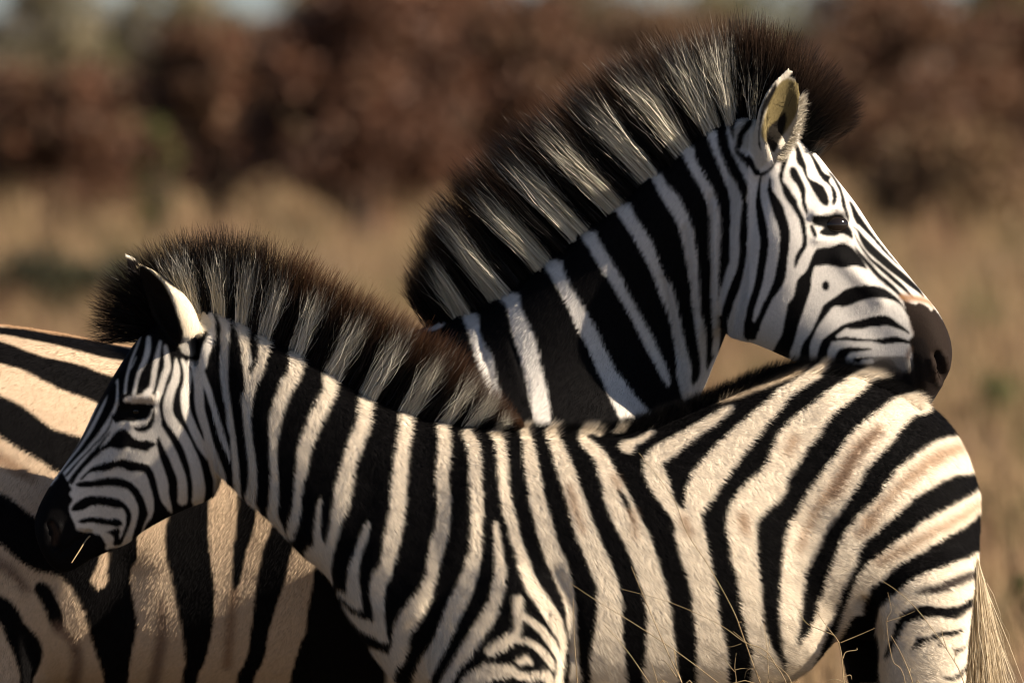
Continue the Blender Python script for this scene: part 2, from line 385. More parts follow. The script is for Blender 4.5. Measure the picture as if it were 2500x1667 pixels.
for s in ("K 790,600 830,575 880,570 920,600 960,650 1020,675 1100,680 1150,690 1190,715 1160,735 1110,770 1080,785 1020,770 960,760 900,750 840,765 790,760 740,750 690,770 640,800 600,840 560,880 500,940 440,1010 400,1070 375,1105 358,1090 420,1000 480,930 540,860 600,790 660,740 720,690 760,640",
          "K 870,330 950,323 1050,330 1130,330 1146,345 1120,400 1080,450 1020,490 940,505 860,500 800,512 770,490 760,450 800,400 815,330",
          "K 960,555 1010,550 1070,535 1110,490 1140,430 1150,360 1165,330 1170,420 1162,500 1130,560 1080,595 1010,600 975,580",
          "K 450,1055 500,1000 560,945 640,905 740,880 830,860 900,865 980,880 1050,895 1110,920 1150,980 1180,1070 1200,1160 1230,1260 1290,1340 1320,1390 1200,1500 1080,1560 1080,1490 1140,1400 1160,1300 1140,1180 1110,1080 1080,1000 1040,980 990,975 940,980 890,960 830,940 760,950 720,970 640,975 560,990 510,1020 470,1062",
          "K 410,1100 470,1075 560,1070 640,1045 740,1030 830,1035 900,1060 960,1095 1010,1150 1050,1220 1090,1320 1097,1400 1065,1480 1040,1580 1020,1660 950,1640 985,1480 1005,1400 1005,1320 985,1260 950,1190 890,1140 820,1125 740,1115 640,1125 560,1130 480,1135 420,1120",
          "K 368,1335 400,1290 470,1240 540,1215 640,1212 740,1220 820,1240 880,1280 920,1330 945,1400 930,1480 890,1580 850,1670 810,1670 850,1580 885,1480 890,1420 880,1360 850,1330 790,1325 720,1310 640,1300 560,1310 490,1345 420,1360 375,1358",
          "K 428,1462 480,1430 560,1415 640,1415 720,1430 800,1425 850,1455 852,1490 800,1507 720,1490 640,1480 560,1470 480,1476",
          "L 860,820 905,815 908,880 890,975 840,970 850,900 800,860 760,860",
          "K 255,1025 290,1000 340,1095 372,1150 350,1200 382,1250 345,1330 372,1420 400,1475 L 500,830 560,850 640,860 720,880 760,940 770,1000 600,1250 200,1250 -60,1150 -60,700 90,640 K 0,1400 180,1110"):
    cf.poly(nums(s), BLK)
cf.poly(nums("L 490,820 560,815 650,830 640,860 560,855"), (.40, .33, .24), True, .8)
cf.stroke(nums("L 262,780,30 300,860,45 290,960,35"), (.09, .06, .045), 14, .8)
cf.poly(rows("K 590,1178,1192 700,1185,1225 800,1202,1290 900,1235,1330 1000,1270,1365 1100,1295,1382 1200,1300,1382 1300,1325,1372 1400,1330,1372"), BLK)
FHs = ("M 480,870,16 450,960,18 400,1080,20 370,1180,22 345,1290,24 335,1400,26", "M 440,1060,8 400,1150,10 375,1180,12",
       "M 560,880,40 550,1000,52 520,1100,48 470,1200,36 440,1310,34 420,1410,34",
       "M 670,920,30 640,1060,44 N 225,195,50 210,300,48 190,380,52 150,430,70",
       "M 720,960,40 N 345,110,56 345,190,62 310,280,62 280,390,62 255,470,50 242,520,45 250,600,48 255,680,60 250,760,70 230,850,45",
       "N 265,760,60 290,800,70 350,920,90 400,1020,90 440,1120,90 480,1230,85 490,1330,90 490,1450,90",
       "N 428,100,22 435,200,64 420,300,75 380,400,80 355,500,85 350,590,90 380,680,95 440,760,95 500,850,95 550,950,95 590,1050,105 620,1150,110 640,1260,115 650,1350,120 640,1450,120",
       "N 490,110,30 535,220,64 535,320,70 515,420,80 515,520,80 530,610,80 570,710,80 610,800,80 660,900,80 710,980,76 750,1040,60",
       "N 590,170,40 620,240,70 645,360,85 650,470,90 660,580,85 690,690,80 720,790,70 740,880,80 760,960,95 790,1060,110 820,1150,120 840,1230,110 810,1340,40",
       "N 660,190,60 700,300,60 740,400,58 770,500,55 800,600,50 830,700,55 860,800,55 890,890,50 920,960,40 935,1040,18",
       "M 1150,640,40 1165,740,60 1160,850,70 1110,980,90 N 690,60,95 670,150,110 640,180,90", "N 560,140,60 620,150,60",
       "N 890,-40,75 885,150,85 890,300,80 905,420,75 925,560,60 940,700,58 960,820,46 975,950,50 990,1060,60 1000,1180,65 1000,1330,70",
       "N 1060,430,20 1085,550,46 1110,660,52 1120,780,58 1130,900,64 1150,1020,70 1160,1150,70 1160,1280,80 1130,1390,110",
       "M 1200,600,60 1240,650,80 1285,740,85 1285,880,85",
       "M 1400,720,60 1430,780,80 1460,900,75 1500,1100,70")
for s in FHs: cf.stroke(nums(s), FH)
# ear
cf.poly(nums("M 640,270 740,360 900,460 1000,560 1090,620 1140,690 1160,760 1110,830 1010,880 900,900 850,950 890,790 850,680 780,500 720,370"), (.80, .70, .54))
cf.poly(nums("M 860,880 950,870 1010,890 1010,960 1000,1040 930,1040 870,1000"), (.34, .32, .29))
cf.poly(nums("M 1112,800 1100,880 1062,1000 1042,1088 960,1082 870,1042 812,965 860,1000 930,1046 1000,1040 1014,960 1010,900 1060,850"), BLK)
cf.poly(nums("M 480,175 440,230 428,330 470,480 560,620 660,740 760,880 850,945 885,860 885,780 845,680 775,500 715,370 640,275 540,215"), (.014, .011, .009))
cf.stroke(nums("M 450,200,24 490,172,26 550,200,24 620,262,20 700,350,14 780,500,10 850,680,14 888,790,16"), (.70, .60, .42))
cf.stroke(nums("M 330,90,50 370,80,60 420,120,40"), (.80, .72, .58))
# neck
for s in ("P 290,35,130 350,60,132 450,80,140 550,90,137 650,105,152 700,110,205 800,110,185 880,130,172 965,148,166",
          "P 365,205,312 450,215,302 550,205,277 620,180,252 680,148,222 730,130,205"):
    cf.poly(rows(s), FW)
for s in ("P 98,830,16 115,980,26 140,1100,45 165,1250,50 175,1400,58 Q 170,600,70 150,700,90 190,760,60", "P 0,880,20 20,1100,42 40,1300,48 50,1500,52 Q 50,640,54",
          "P 500,520,110 500,590,105 470,680,105 420,770,105 380,870,100 350,970,95 335,1060,85 330,1150,65 325,1250,58 335,1400,62 Q 335,600,65 330,700,75 320,790,85 360,870,72 405,940,40",
          "P 760,690,115 755,780,100 720,860,110 670,960,115 630,1050,105 590,1150,105 560,1250,100 550,1350,90 530,1450,75 Q 515,620,60 505,740,70 480,850,80 455,940,60",
          "P 1035,860,120 1025,950,105 1010,1050,115 970,1150,115 935,1250,115 900,1350,110 Q 870,550,125 845,700,120 815,800,95 790,900,75 765,1000,75 740,1100,80 730,1200,80 765,1290,30",
          "Q 690,670,18 675,750,38 665,850,45 665,950,60 680,1050,90 690,1120,120",
          "Q 1055,850,24 1030,930,58 1000,1010,60 975,1080,60 950,1180,75 935,1280,85 945,1380,100 980,1470,50 1000,1508,18",
          "P 1345,960,110 1340,1050,105 1325,1150,110 1310,1250,105 1300,1350,110 Q 1285,600,115 1275,750,115 1255,870,120 1230,980,120 1215,1080,110 1195,1170,100 1165,1230,125 1130,1300,120 1120,1400,110 S 440,976,92 445,1080,92 455,1170,95 490,1220,50",
          "R 400,280,90 410,380,95 410,480,100 400,580,105 395,680,100 405,780,105 410,880,100 405,980,105 390,1080,110 360,1180,115 335,1280,100 S 850,700,88 820,800,84 790,880,120 730,970,140 670,1060,150 620,1150,130 600,1250,120 590,1330,130 560,1420,60 540,1510,20",
          "R 590,340,90 630,420,90 645,520,95 650,620,95 650,720,90 655,820,90 660,920,90 655,1020,85 650,1120,90 645,1220,95 S 1150,680,115 1110,800,130 1065,900,135 1010,1020,130 970,1120,125 930,1220,110 880,1310,120 830,1390,140 790,1480,140 740,1580,130",
          "S 1335,330,34 1345,420,50 1355,530,60 1370,640,75 1375,740,90 1350,850,95 1320,960,95 1270,1060,110 1210,1150,110 1160,1230,110 1110,1310,105 1050,1390,80 1000,1470,80 950,1580,90",
          "R 800,320,78 830,380,80 845,480,75 855,600,75 860,700,75 880,820,80 900,920,85 930,1020,85 950,1120,80 T 510,520,85 540,620,90 570,720,100 620,830,110 690,930,110 750,1020,110 800,1110,95 840,1200,70 860,1300,46 840,1400,44 812,1530,60",
          "R 1030,300,70 1050,390,80 1065,490,100 1080,590,115 1100,690,115 1115,790,115 1135,890,120 1165,990,125 T 715,400,125 750,510,130 790,610,140 830,700,135 860,800,115 890,900,95 910,1000,80 915,1100,70 930,1300,60 940,1580,90",
          "R 1240,330,100 1270,430,100 1310,540,120 1350,640,130 1385,750,130 1420,850,135 T 1020,400,160 1070,510,160 1110,610,165 1160,720,165 1190,810,165 1200,900,185 1205,1000,190 1200,1100,200 1190,1230,230 1190,1400,260 1200,1600,280",
          "U 60,630,40 80,710,80 140,770,90 200,840,110 240,930,130 280,1030,150 320,1130,190 370,1250,200 420,1350,200 470,1450,200 V 50,574,190 90,700,185 130,820,180 155,930,185 170,1040,185 175,1150,195 185,1300,230 180,1450,250 190,1600,270",
          "U 1195,450,36 1130,490,68 1050,550,80 950,610,85 870,660,95 790,710,110 720,760,130 640,810,140 590,870,130 610,950,150 650,1050,150 690,1130,110 730,1200,90 790,1270,110 850,1330,190",
          "W 480,140,56 430,190,80 330,250,85 200,330,95 U 1500,450,120 1400,540,140 1310,640,165 1220,730,190 1140,820,210 1070,910,220 1000,1000,230 950,1100,210 920,1180,160 900,1250,130 880,1330,190 V 400,400,225 430,520,220 460,640,210 490,760,190 515,880,185 525,1000,190 545,1120,190 565,1250,220 575,1370,235 575,1500,240 570,1600,240",
          "W 950,225,26 880,200,60 800,225,120 700,300,150 600,370,160 520,430,170 430,520,190 350,600,230 260,690,240 200,800,230 130,930,190 U 1480,1040,250 1380,1130,260 1290,1240,230 V 800,360,230 810,460,210 815,570,200 840,680,180 855,780,170 870,900,165 880,1000,155 900,1120,140 930,1230,140 970,1350,170 990,1450,230 980,1600,230",
          "W 1270,420,80 1200,410,130 1100,450,190 1000,540,220 900,640,260 800,740,270 720,840,250 650,950,270 560,1070,290 490,1170,290 410,1290,270 340,1420,270 V 1230,574,220 1200,680,190 1190,790,180 1180,900,170 1170,1000,160 1165,1100,145 1165,1200,125 1165,1300,95 1160,1370,60",
          "W 1640,790,330 1540,800,300 1450,820,290 1400,840,290 1300,900,280 1200,970,270 1120,1035,250 1050,1110,222 960,1215,195 860,1300,190 790,1380,185 720,1470,178 X 366,574,170 330,660,160 280,760,150 240,870,140 200,980,150 170,1080,140 130,1180,130 70,1290,170 0,1400,200 V 1200,1500,150 1150,1600,150",
          "X 1420,110,130 1300,205,175 1200,280,190 1100,340,190 1000,400,190 900,460,190 800,520,190 700,580,180 620,640,200 540,700,215 480,770,170 430,860,130 400,960,100 350,1060,70 300,1180,50 230,1320,30"):
    cf.stroke(nums(s), FW)
for s in ("Q 560,1090 620,1020 700,1030 770,1150 760,1220 785,1305 640,1220", "S 110,850 200,860 300,990 250,970 180,910",
          "S 160,930 230,1000 320,1050 390,1080 430,1130 500,1200 490,1245 400,1195 300,1140 230,1060 190,990",
          "S 260,1190 320,1260 420,1290 500,1320 560,1380 550,1520 480,1450 380,1370 300,1290", "S 380,1460 430,1500 480,1600 440,1600",
          "U 340,730 380,700 450,690 540,650 605,618 590,660 530,710 470,740 440,792 400,802 350,780",
          "U 40,650 60,615 130,612 210,640 225,665 190,672 120,655 90,700", "U 290,640 340,610 405,615 370,650",
          "W 1050,380 1150,355 1255,362 1315,465 1200,505 1100,480",
          "X 430,850 480,770 535,800 520,880 490,960 470,1040 400,1050 360,1100 330,1170 280,1245 300,1150 350,1020",
          "X 1420,490 1390,510 1330,570 1250,610 1150,650 1050,690 950,720 850,780 760,850 680,920 620,980 600,1050 585,1150 620,1300 660,1700 1300,1700 1340,1000"):
    cf.poly(nums(s), FW)
for s in ("U 1568,248,14 1400,308,26 1250,368,30 1120,408,20", "W 0,312,18 100,270,24 230,218,24 330,178,22"):
    cf.stroke(nums(s), (.60, .48, .34), 8)
# fold of the shoulder and upper foreleg
for s in ("T 505,915,80 505,980,85 500,1050,72 500,1130,60 480,1190,80 410,1230,90 340,1280,90 290,1310,70",
          "T 540,1030,50 620,1090,60 680,1140,65 730,1200,65 780,1270,65 820,1340,60 830,1450,60 815,1600,70",
          "T 500,1225,40 600,1240,55 660,1280,60 710,1330,60 750,1390,50 772,1435,26", "T 510,1385,50 560,1365,60 590,1380,44",
          "T 250,1430,60 350,1440,70 440,1450,80 520,1490,60 600,1500,60 670,1490,60 720,1470,60 742,1530,60 748,1600,60"):
    cf.stroke(nums(s), FW)
cf.poly(nums("T 100,1500 200,1430 300,1400 420,1420 470,1470 430,1510 300,1530 180,1580 60,1600"), FW)
# dark bands of the thigh
for s in ("X 1420,-60 1250,-40 1120,10 900,120 760,250 640,380 560,440 500,470 450,560 430,660 390,740 330,880 280,1000 230,1130 180,1285 235,1290 255,1180 305,1050 365,920 425,785 485,685 565,605 665,545 705,490 850,400 950,305 1100,230 1250,150 1360,80 1420,40",
          "X 1420,340 1300,420 1200,470 1100,510 1000,560 900,610 800,670 700,740 640,800 560,830 520,880 500,950 510,1010 560,1060 582,1150 600,1050 620,980 680,920 760,850 850,780 950,720 1050,690 1150,650 1250,610 1330,570 1420,500",
          "X 1325,885 1250,940 1180,970 1080,975 980,965 900,970 800,1010 740,1080 720,1150 700,1210 650,1350 660,1380 720,1280 760,1180 800,1120 860,1090 940,1065 1040,1050 1130,1065 1200,1055 1260,1020 1320,960",
          "X 1240,1140 1180,1150 1080,1160 1000,1200 900,1210 880,1260 840,1330 900,1290 960,1250 1040,1220 1055,1280 1082,1272 1060,1212 1140,1200 1230,1172",
          "X 1310,1170 1270,1260 1210,1290 1168,1300 1180,1342 1230,1312 1290,1245", "X 1300,1380 1220,1470 1150,1510 1090,1500 1110,1532 1180,1532 1260,1475",
          "U 325,1050 370,1100 410,1170 430,1240 442,1325 400,1240 360,1160 330,1100"):
    cf.poly(nums(s), BLK)
cf.stroke(nums("X 1365,700,56 1250,752,78 1150,800,76 1050,840,72 980,850,56 900,872,30"), (.03, .022, .02), 12, .97)
for s in ("W 920,610,70 840,690,100 750,780,110 650,950,115 570,1080,120 450,1200,70 370,1350,60 300,1520,50", "W 1530,750,90 1380,810,110 1250,900,100 1130,1000,85 1000,1130,70 820,1320,70",
          "X 1380,180,60 1200,305,70 1000,410,66 800,530,60 600,640,50", "U 1280,1280,90 1300,1380,70", "U 830,1290,60 870,1400,60", "T 900,60,50 940,220,50 1000,380,40",
          "W 260,690,80 210,790,60", "X 560,330,60 450,420,60", "U 300,980,40 330,1040,40", "T 1380,250,40 1400,420,40"):
    cf.stroke(nums(s), (.36, .22, .125), 30, .8)
cf.stroke(nums("W 900,620,30 740,790,60 640,980,66 560,1100,50"), (.17, .10, .065), 26, .75)
for i in range(15):     # rings on the legs, below the picture
    vv = 1720 + i * 54
    cf.poly(np.array([(900, vv), (1500, vv + 6), (1500, vv + 30), (900, vv + 26)]), FW, False)
cf.poly(np.array([(2100, 1667), (2420, 1667), (2420, 2600), (2100, 2600)]), FW, False)
for i in range(14):
    vv = 1720 + i * 56
    cf.poly(np.array([(2080, vv + 20), (2450, vv), (2450, vv + 24), (2080, vv + 44)]), BLK, False)
cf.blur()
# ------------------------------------------------------------------ bodies: section tubes, fused into one skin
def tube(secs, yaw=0.0, n=44, sub=6, dy=None, lean=None):
    """secs rows: u,v of one outline point, u,v of the opposite one, half thickness (m), depth y (m), egg, squareness"""
    rowsv = []
    for s in secs:
        tu, tv, bu, bv, w, y = s[:6]
        if dy is not None: y = y + dy((tu + bu) / 2)
        k = s[6] if len(s) > 6 else 0.0; p = s[7] if len(s) > 7 else 2.2
        le = lean((tu + bu) / 2) if lean is not None else 0.0      # roll: the first outline point nearer the camera
        T = unproj(tu, tv, y - le); B = unproj(bu, bv, y + le)
        rowsv.append(np.concatenate([(T + B) / 2, (T - B) / 2, [w, k, p, yaw]]))
    Q = crom(np.array(rowsv), sub)
    th = np.linspace(0, 2 * math.pi, n, endpoint=False)
    V = []
    for q in Q:
        c, a, w, k, p, yw = q[:3], q[3:6], max(q[6], .004), q[7], max(q[8], 1.6), R(q[9])
        lat = np.array([math.sin(yw), math.cos(yw), 0.0]); an = a / np.linalg.norm(a)
        lat = lat - an * (lat @ an); lat = lat / np.linalg.norm(lat) * w
        sn, cs = np.sin(th), np.cos(th)
        ts = np.sign(sn) * np.abs(sn) ** (2 / p); tc = np.sign(cs) * np.abs(cs) ** (2 / p)
        V.append(c + ts[:, None] * a + (tc * (1 - k * ts))[:, None] * lat)
    m = len(V); V = np.vstack(V + [[Q[0, :3]], [Q[-1, :3]]])
    F = []
    for i in range(m - 1):
        for j in range(n):
            j2 = (j + 1) % n
            F.append((i * n + j, i * n + j2, (i + 1) * n + j2, (i + 1) * n + j))
    F += [(m * n, (j + 1) % n, j, j) for j in range(n)]
    F += [(m * n + 1, (m - 1) * n + j, (m - 1) * n + (j + 1) % n, (m - 1) * n + (j + 1) % n) for j in range(n)]
    return V, np.array(F)
def ear(base, tip, y, width, opening, thick=.008, lean=0.0, n=22, m=26):
    """cupped ear: an open shell round an axis from base to tip (photo pixels, depth y)"""
    A = unproj(base[0], base[1], y); Z = unproj(tip[0], tip[1], y + lean)
    ax = Z - A; L = np.linalg.norm(ax); ax = ax / L
    e1 = np.array(opening, float); e1 -= ax * (e1 @ ax); e1 /= np.linalg.norm(e1); e2 = np.cross(ax, e1)
    S = np.linspace(0, 1, m); outer, inner = [], []
    for s in S:
        r = width * (np.interp(s, [0, .1, .3, .5, .7, .85, .95, 1], [.62, .78, .97, 1, .86, .6, .34, .1]))
        fm = R(np.interp(s, [0, .25, .6, 1], [165, 128, 100, 75]))
        f = np.linspace(-fm, fm, n)
        dep = np.interp(s, [0, .4, 1], [.95, .75, .35])
        c = A + ax * s * L + e1 * (.25 * width * (s * s))
        for rr, dst in ((r, outer), (max(r - thick, r * .3), inner)):
            dst.append(c - e1 * (np.cos(f) * rr * dep)[:, None] + e2 * (np.sin(f) * rr)[:, None])
    V = np.vstack(outer + inner); F = []; o = m * n
    for i in range(m - 1):
        for j in range(n - 1):
            a, b, c, d = i * n + j, i * n + j + 1, (i + 1) * n + j + 1, (i + 1) * n + j
            F.append((a, b, c, d)); F.append((o + d, o + c, o + b, o + a))
        for j in (0, n - 1):
            a, d = i * n + j, (i + 1) * n + j
            F.append((a, d, o + d, o + a) if j == 0 else (d, a, o + a, o + d))
    for j in range(n - 1):
        F.append((j + 1, j, o + j, o + j + 1)); b = (m - 1) * n
        F.append((b + j, b + j + 1, o + b + j + 1, o + b + j))
    return V, np.array(F)
def fuse(parts, voxel):
    vs_, fs, o = [], [], 0
    for V, F in parts:
        vs_.append(V); fs += [tuple(dict.fromkeys(int(x) + o for x in f)) for f in F]; o += len(V)
    me = bpy.data.meshes.new("fuse"); me.from_pydata(np.vstack(vs_).tolist(), [], fs); me.update()
    bm = bmesh.new(); bm.from_mesh(me)
    bmesh.ops.recalc_face_normals(bm, faces=bm.faces); bm.to_mesh(me); bm.free()
    ob = bpy.data.objects.new("fuse", me); COL.objects.link(ob)
    md = ob.modifiers.new("r", 'REMESH'); md.mode = 'VOXEL'; md.voxel_size = voxel; md.adaptivity = 0
    dg = bpy.context.evaluated_depsgraph_get(); ev = ob.evaluated_get(dg); em = ev.to_mesh()
    V = np.empty(len(em.vertices) * 3, np.float32); em.vertices.foreach_get("co", V); V = V.reshape(-1, 3).astype(float)
    nl = len(em.loops); lv = np.empty(nl, np.int32); em.loops.foreach_get("vertex_index", lv)
    tot = np.empty(len(em.polygons), np.int32); em.polygons.foreach_get("loop_total", tot)
    assert (tot == 4).all()
    F = lv.reshape(-1, 4).copy()
    ev.to_mesh_clear(); bpy.data.objects.remove(ob); bpy.data.meshes.remove(me)
    return V, F
def refine(V, F, sel):
    """split the chosen quads in four, so that fine face stripes stay crisp"""
    Fs, Fk = F[sel], F[~sel]
    E = np.stack([np.sort(Fs[:, [i, (i + 1) % 4]], 1) for i in range(4)], 1)
    U, inv = np.unique(E.reshape(-1, 2), axis=0, return_inverse=True)
    inv = inv.reshape(-1, 4) + len(V); n0 = len(V) + len(U)
    V2 = np.vstack([V, V[U].mean(1), V[Fs].mean(1)])
    ctr = n0 + np.arange(len(Fs))
    parts = [np.stack([Fs[:, i], inv[:, i], ctr, inv[:, i - 1]], 1) for i in range(4)]
    return V2, np.vstack([Fk] + parts).astype(np.int32)
def vnormals(V, F):
    fn = np.cross(V[F[:, 2]] - V[F[:, 0]], V[F[:, 3]] - V[F[:, 1]])
    N = np.stack([sum(np.bincount(F[:, k], fn[:, c], len(V)) for k in range(4)) for c in range(3)], 1)
    return N / (np.linalg.norm(N, axis=1, keepdims=True) + 1e-12)
def relax(V, F, it, wt):
    E = np.unique(np.sort(np.vstack([F[:, [i, (i + 1) % 4]] for i in range(4)]), 1), axis=0)
    deg = np.bincount(E.ravel(), minlength=len(V)).astype(float)
    for _ in range(it):
        S = np.stack([np.bincount(E[:, 0], V[E[:, 1], c], len(V)) + np.bincount(E[:, 1], V[E[:, 0], c], len(V)) for c in range(3)], 1)
        V = V + (S / deg[:, None] - V) * (wt[:, None])
    return V
def seg_dist(u, v, P):
    d = np.full(u.shape, 1e9)
    P = np.asarray(P, float)
    if len(P) == 1: return np.hypot(u - P[0, 0], v - P[0, 1])
    for p, q in zip(P[:-1], P[1:]):
        e = q - p; t = np.clip(((u - p[0]) * e[0] + (v - p[1]) * e[1]) / (e @ e + 1e-9), 0, 1)
        d = np.minimum(d, np.hypot(u - p[0] - t * e[0], v - p[1] - t * e[1]))
    return d
def sculpt(V, F, brushes):
    """each brush: path in photo pixels, radius in pixels, height in m; acts on both flanks alike"""
    for P, r, h in brushes:
        N = vnormals(V, F); u, v = proj(V)
        P = np.asarray(P, float)
        m = (u > P[:, 0].min() - 3 * r) & (u < P[:, 0].max() + 3 * r) & (v > P[:, 1].min() - 3 * r) & (v < P[:, 1].max() + 3 * r)
        i = np.nonzero(m)[0]
        if not len(i): continue
        d = seg_dist(u[i], v[i], P)
        V[i] += N[i] * (h * np.exp(-(d / r) ** 2) * np.clip(np.abs(N[i, 1]) * 1.6, 0, 1))[:, None]
    return V
def near_y(V, u, v, pu, pv):
    i = np.nonzero(np.hypot(u - pu, v - pv) < 9)[0]
    return V[i, 1].min()
def ball(c, r, stretch=(1, 1, 1), n=20):
    th = np.linspace(0, math.pi, n); ph = np.linspace(0, 2 * math.pi, 2 * n, endpoint=False)
    V = np.array([[c[0] + r * stretch[0] * math.sin(a) * math.cos(b), c[1] + r * stretch[1] * math.sin(a) * math.sin(b), c[2] + r * stretch[2] * math.cos(a)] for a in th for b in ph])
    w = 2 * n
    F = np.array([(i * w + j, i * w + (j + 1) % w, (i + 1) * w + (j + 1) % w, (i + 1) * w + j) for i in range(n - 1) for j in range(w)])
    return V, F

MAT_COAT = coat_material("coat_skin", 420, .12, .7)
MAT_FUR = hair_material("coat_fur", .08, .65, .02)
MAT_MANE = hair_material("mane_hair", .36, .45, .22)
MAT_EYE, _n, _l, _p = nodes_of("dark_eye")
_lw = _n.new("ShaderNodeTexNoise"); _lw.inputs["Scale"].default_value = 60
_cr = _n.new("ShaderNodeValToRGB"); _cr.color_ramp.elements[0].color = (.004, .003, .003, 1); _cr.color_ramp.elements[1].color = (.016, .011, .008, 1)
_l.new(_lw.outputs["Fac"], _cr.inputs[0]); _l.new(_cr.outputs[0], _p.inputs["Base Color"])
_p.inputs["Roughness"].default_value = .08; _p.inputs["Specular IOR Level"].default_value = .35

def fur(name, V, F, coat, parent, n, length, flow, lift, width, keep):
    """short coat: one tapered blade a hair, laid along the growth direction of the coat"""
    N = vnormals(V, F)
    c = V[F].mean(1); fn = N[F].mean(1); u, v = proj(c)
    a = .5 * np.linalg.norm(np.cross(V[F[:, 2]] - V[F[:, 0]], V[F[:, 3]] - V[F[:, 1]]), axis=1)
    w = a * keep(u, v, fn)
    i = RNG.choice(len(F), n, p=w / w.sum())
    r1, r2 = RNG.random((n, 1)), RNG.random((n, 1))
    f = F[i]
    bl = lambda A: (A[f[:, 0]] * (1 - r1) + A[f[:, 1]] * r1) * (1 - r2) + (A[f[:, 3]] * (1 - r1) + A[f[:, 2]] * r1) * r2
    P = bl(V); Nn = bl(N); Nn /= np.linalg.norm(Nn, axis=1, keepdims=True)
    u, v = proj(P)
    D = flow(u, v) + RNG.normal(0, .12, (n, 3))
    # slow waves in the coat make the hair lie in small tufts
    D += .13 * np.stack([np.sin(u * .11 + v * .05) * np.cos(v * .09), 0 * u, np.sin(u * .06 - v * .12)], 1)
    D -= Nn * (D * Nn).sum(1, keepdims=True); D /= np.linalg.norm(D, axis=1, keepdims=True) + 1e-9
    lf = np.clip(lift(u, v, Nn) + RNG.normal(0, .10, n), .05, 1.3)[:, None]
    H = D * np.cos(lf) + Nn * np.sin(lf)
    L = (length(u, v, Nn) * RNG.uniform(.65, 1.25, n))[:, None]
    W = np.cross(Nn, H); W /= np.linalg.norm(W, axis=1, keepdims=True) + 1e-9
    W *= (width * RNG.uniform(.7, 1.3, n))[:, None] * .5 * np.clip(L / .009, .6, 1)
    root = P - Nn * .0006
    verts = np.stack([root - W, root + W, root + H * L], 1).reshape(-1, 3)
    col = coat.at(u, v) * RNG.uniform(.80, 1.12, (n, 1))
    dark = (col.mean(1, keepdims=True) < .1)
    col = np.where(dark, col * RNG.uniform(.6, 1.5, (n, 1)), col)
    cols_ = np.repeat(col, 3, 0)
    o = mesh_obj(name, verts, np.arange(3 * n).reshape(-1, 3), MAT_FUR, parent, False, cols_)
    return tag(o, kind="stuff")

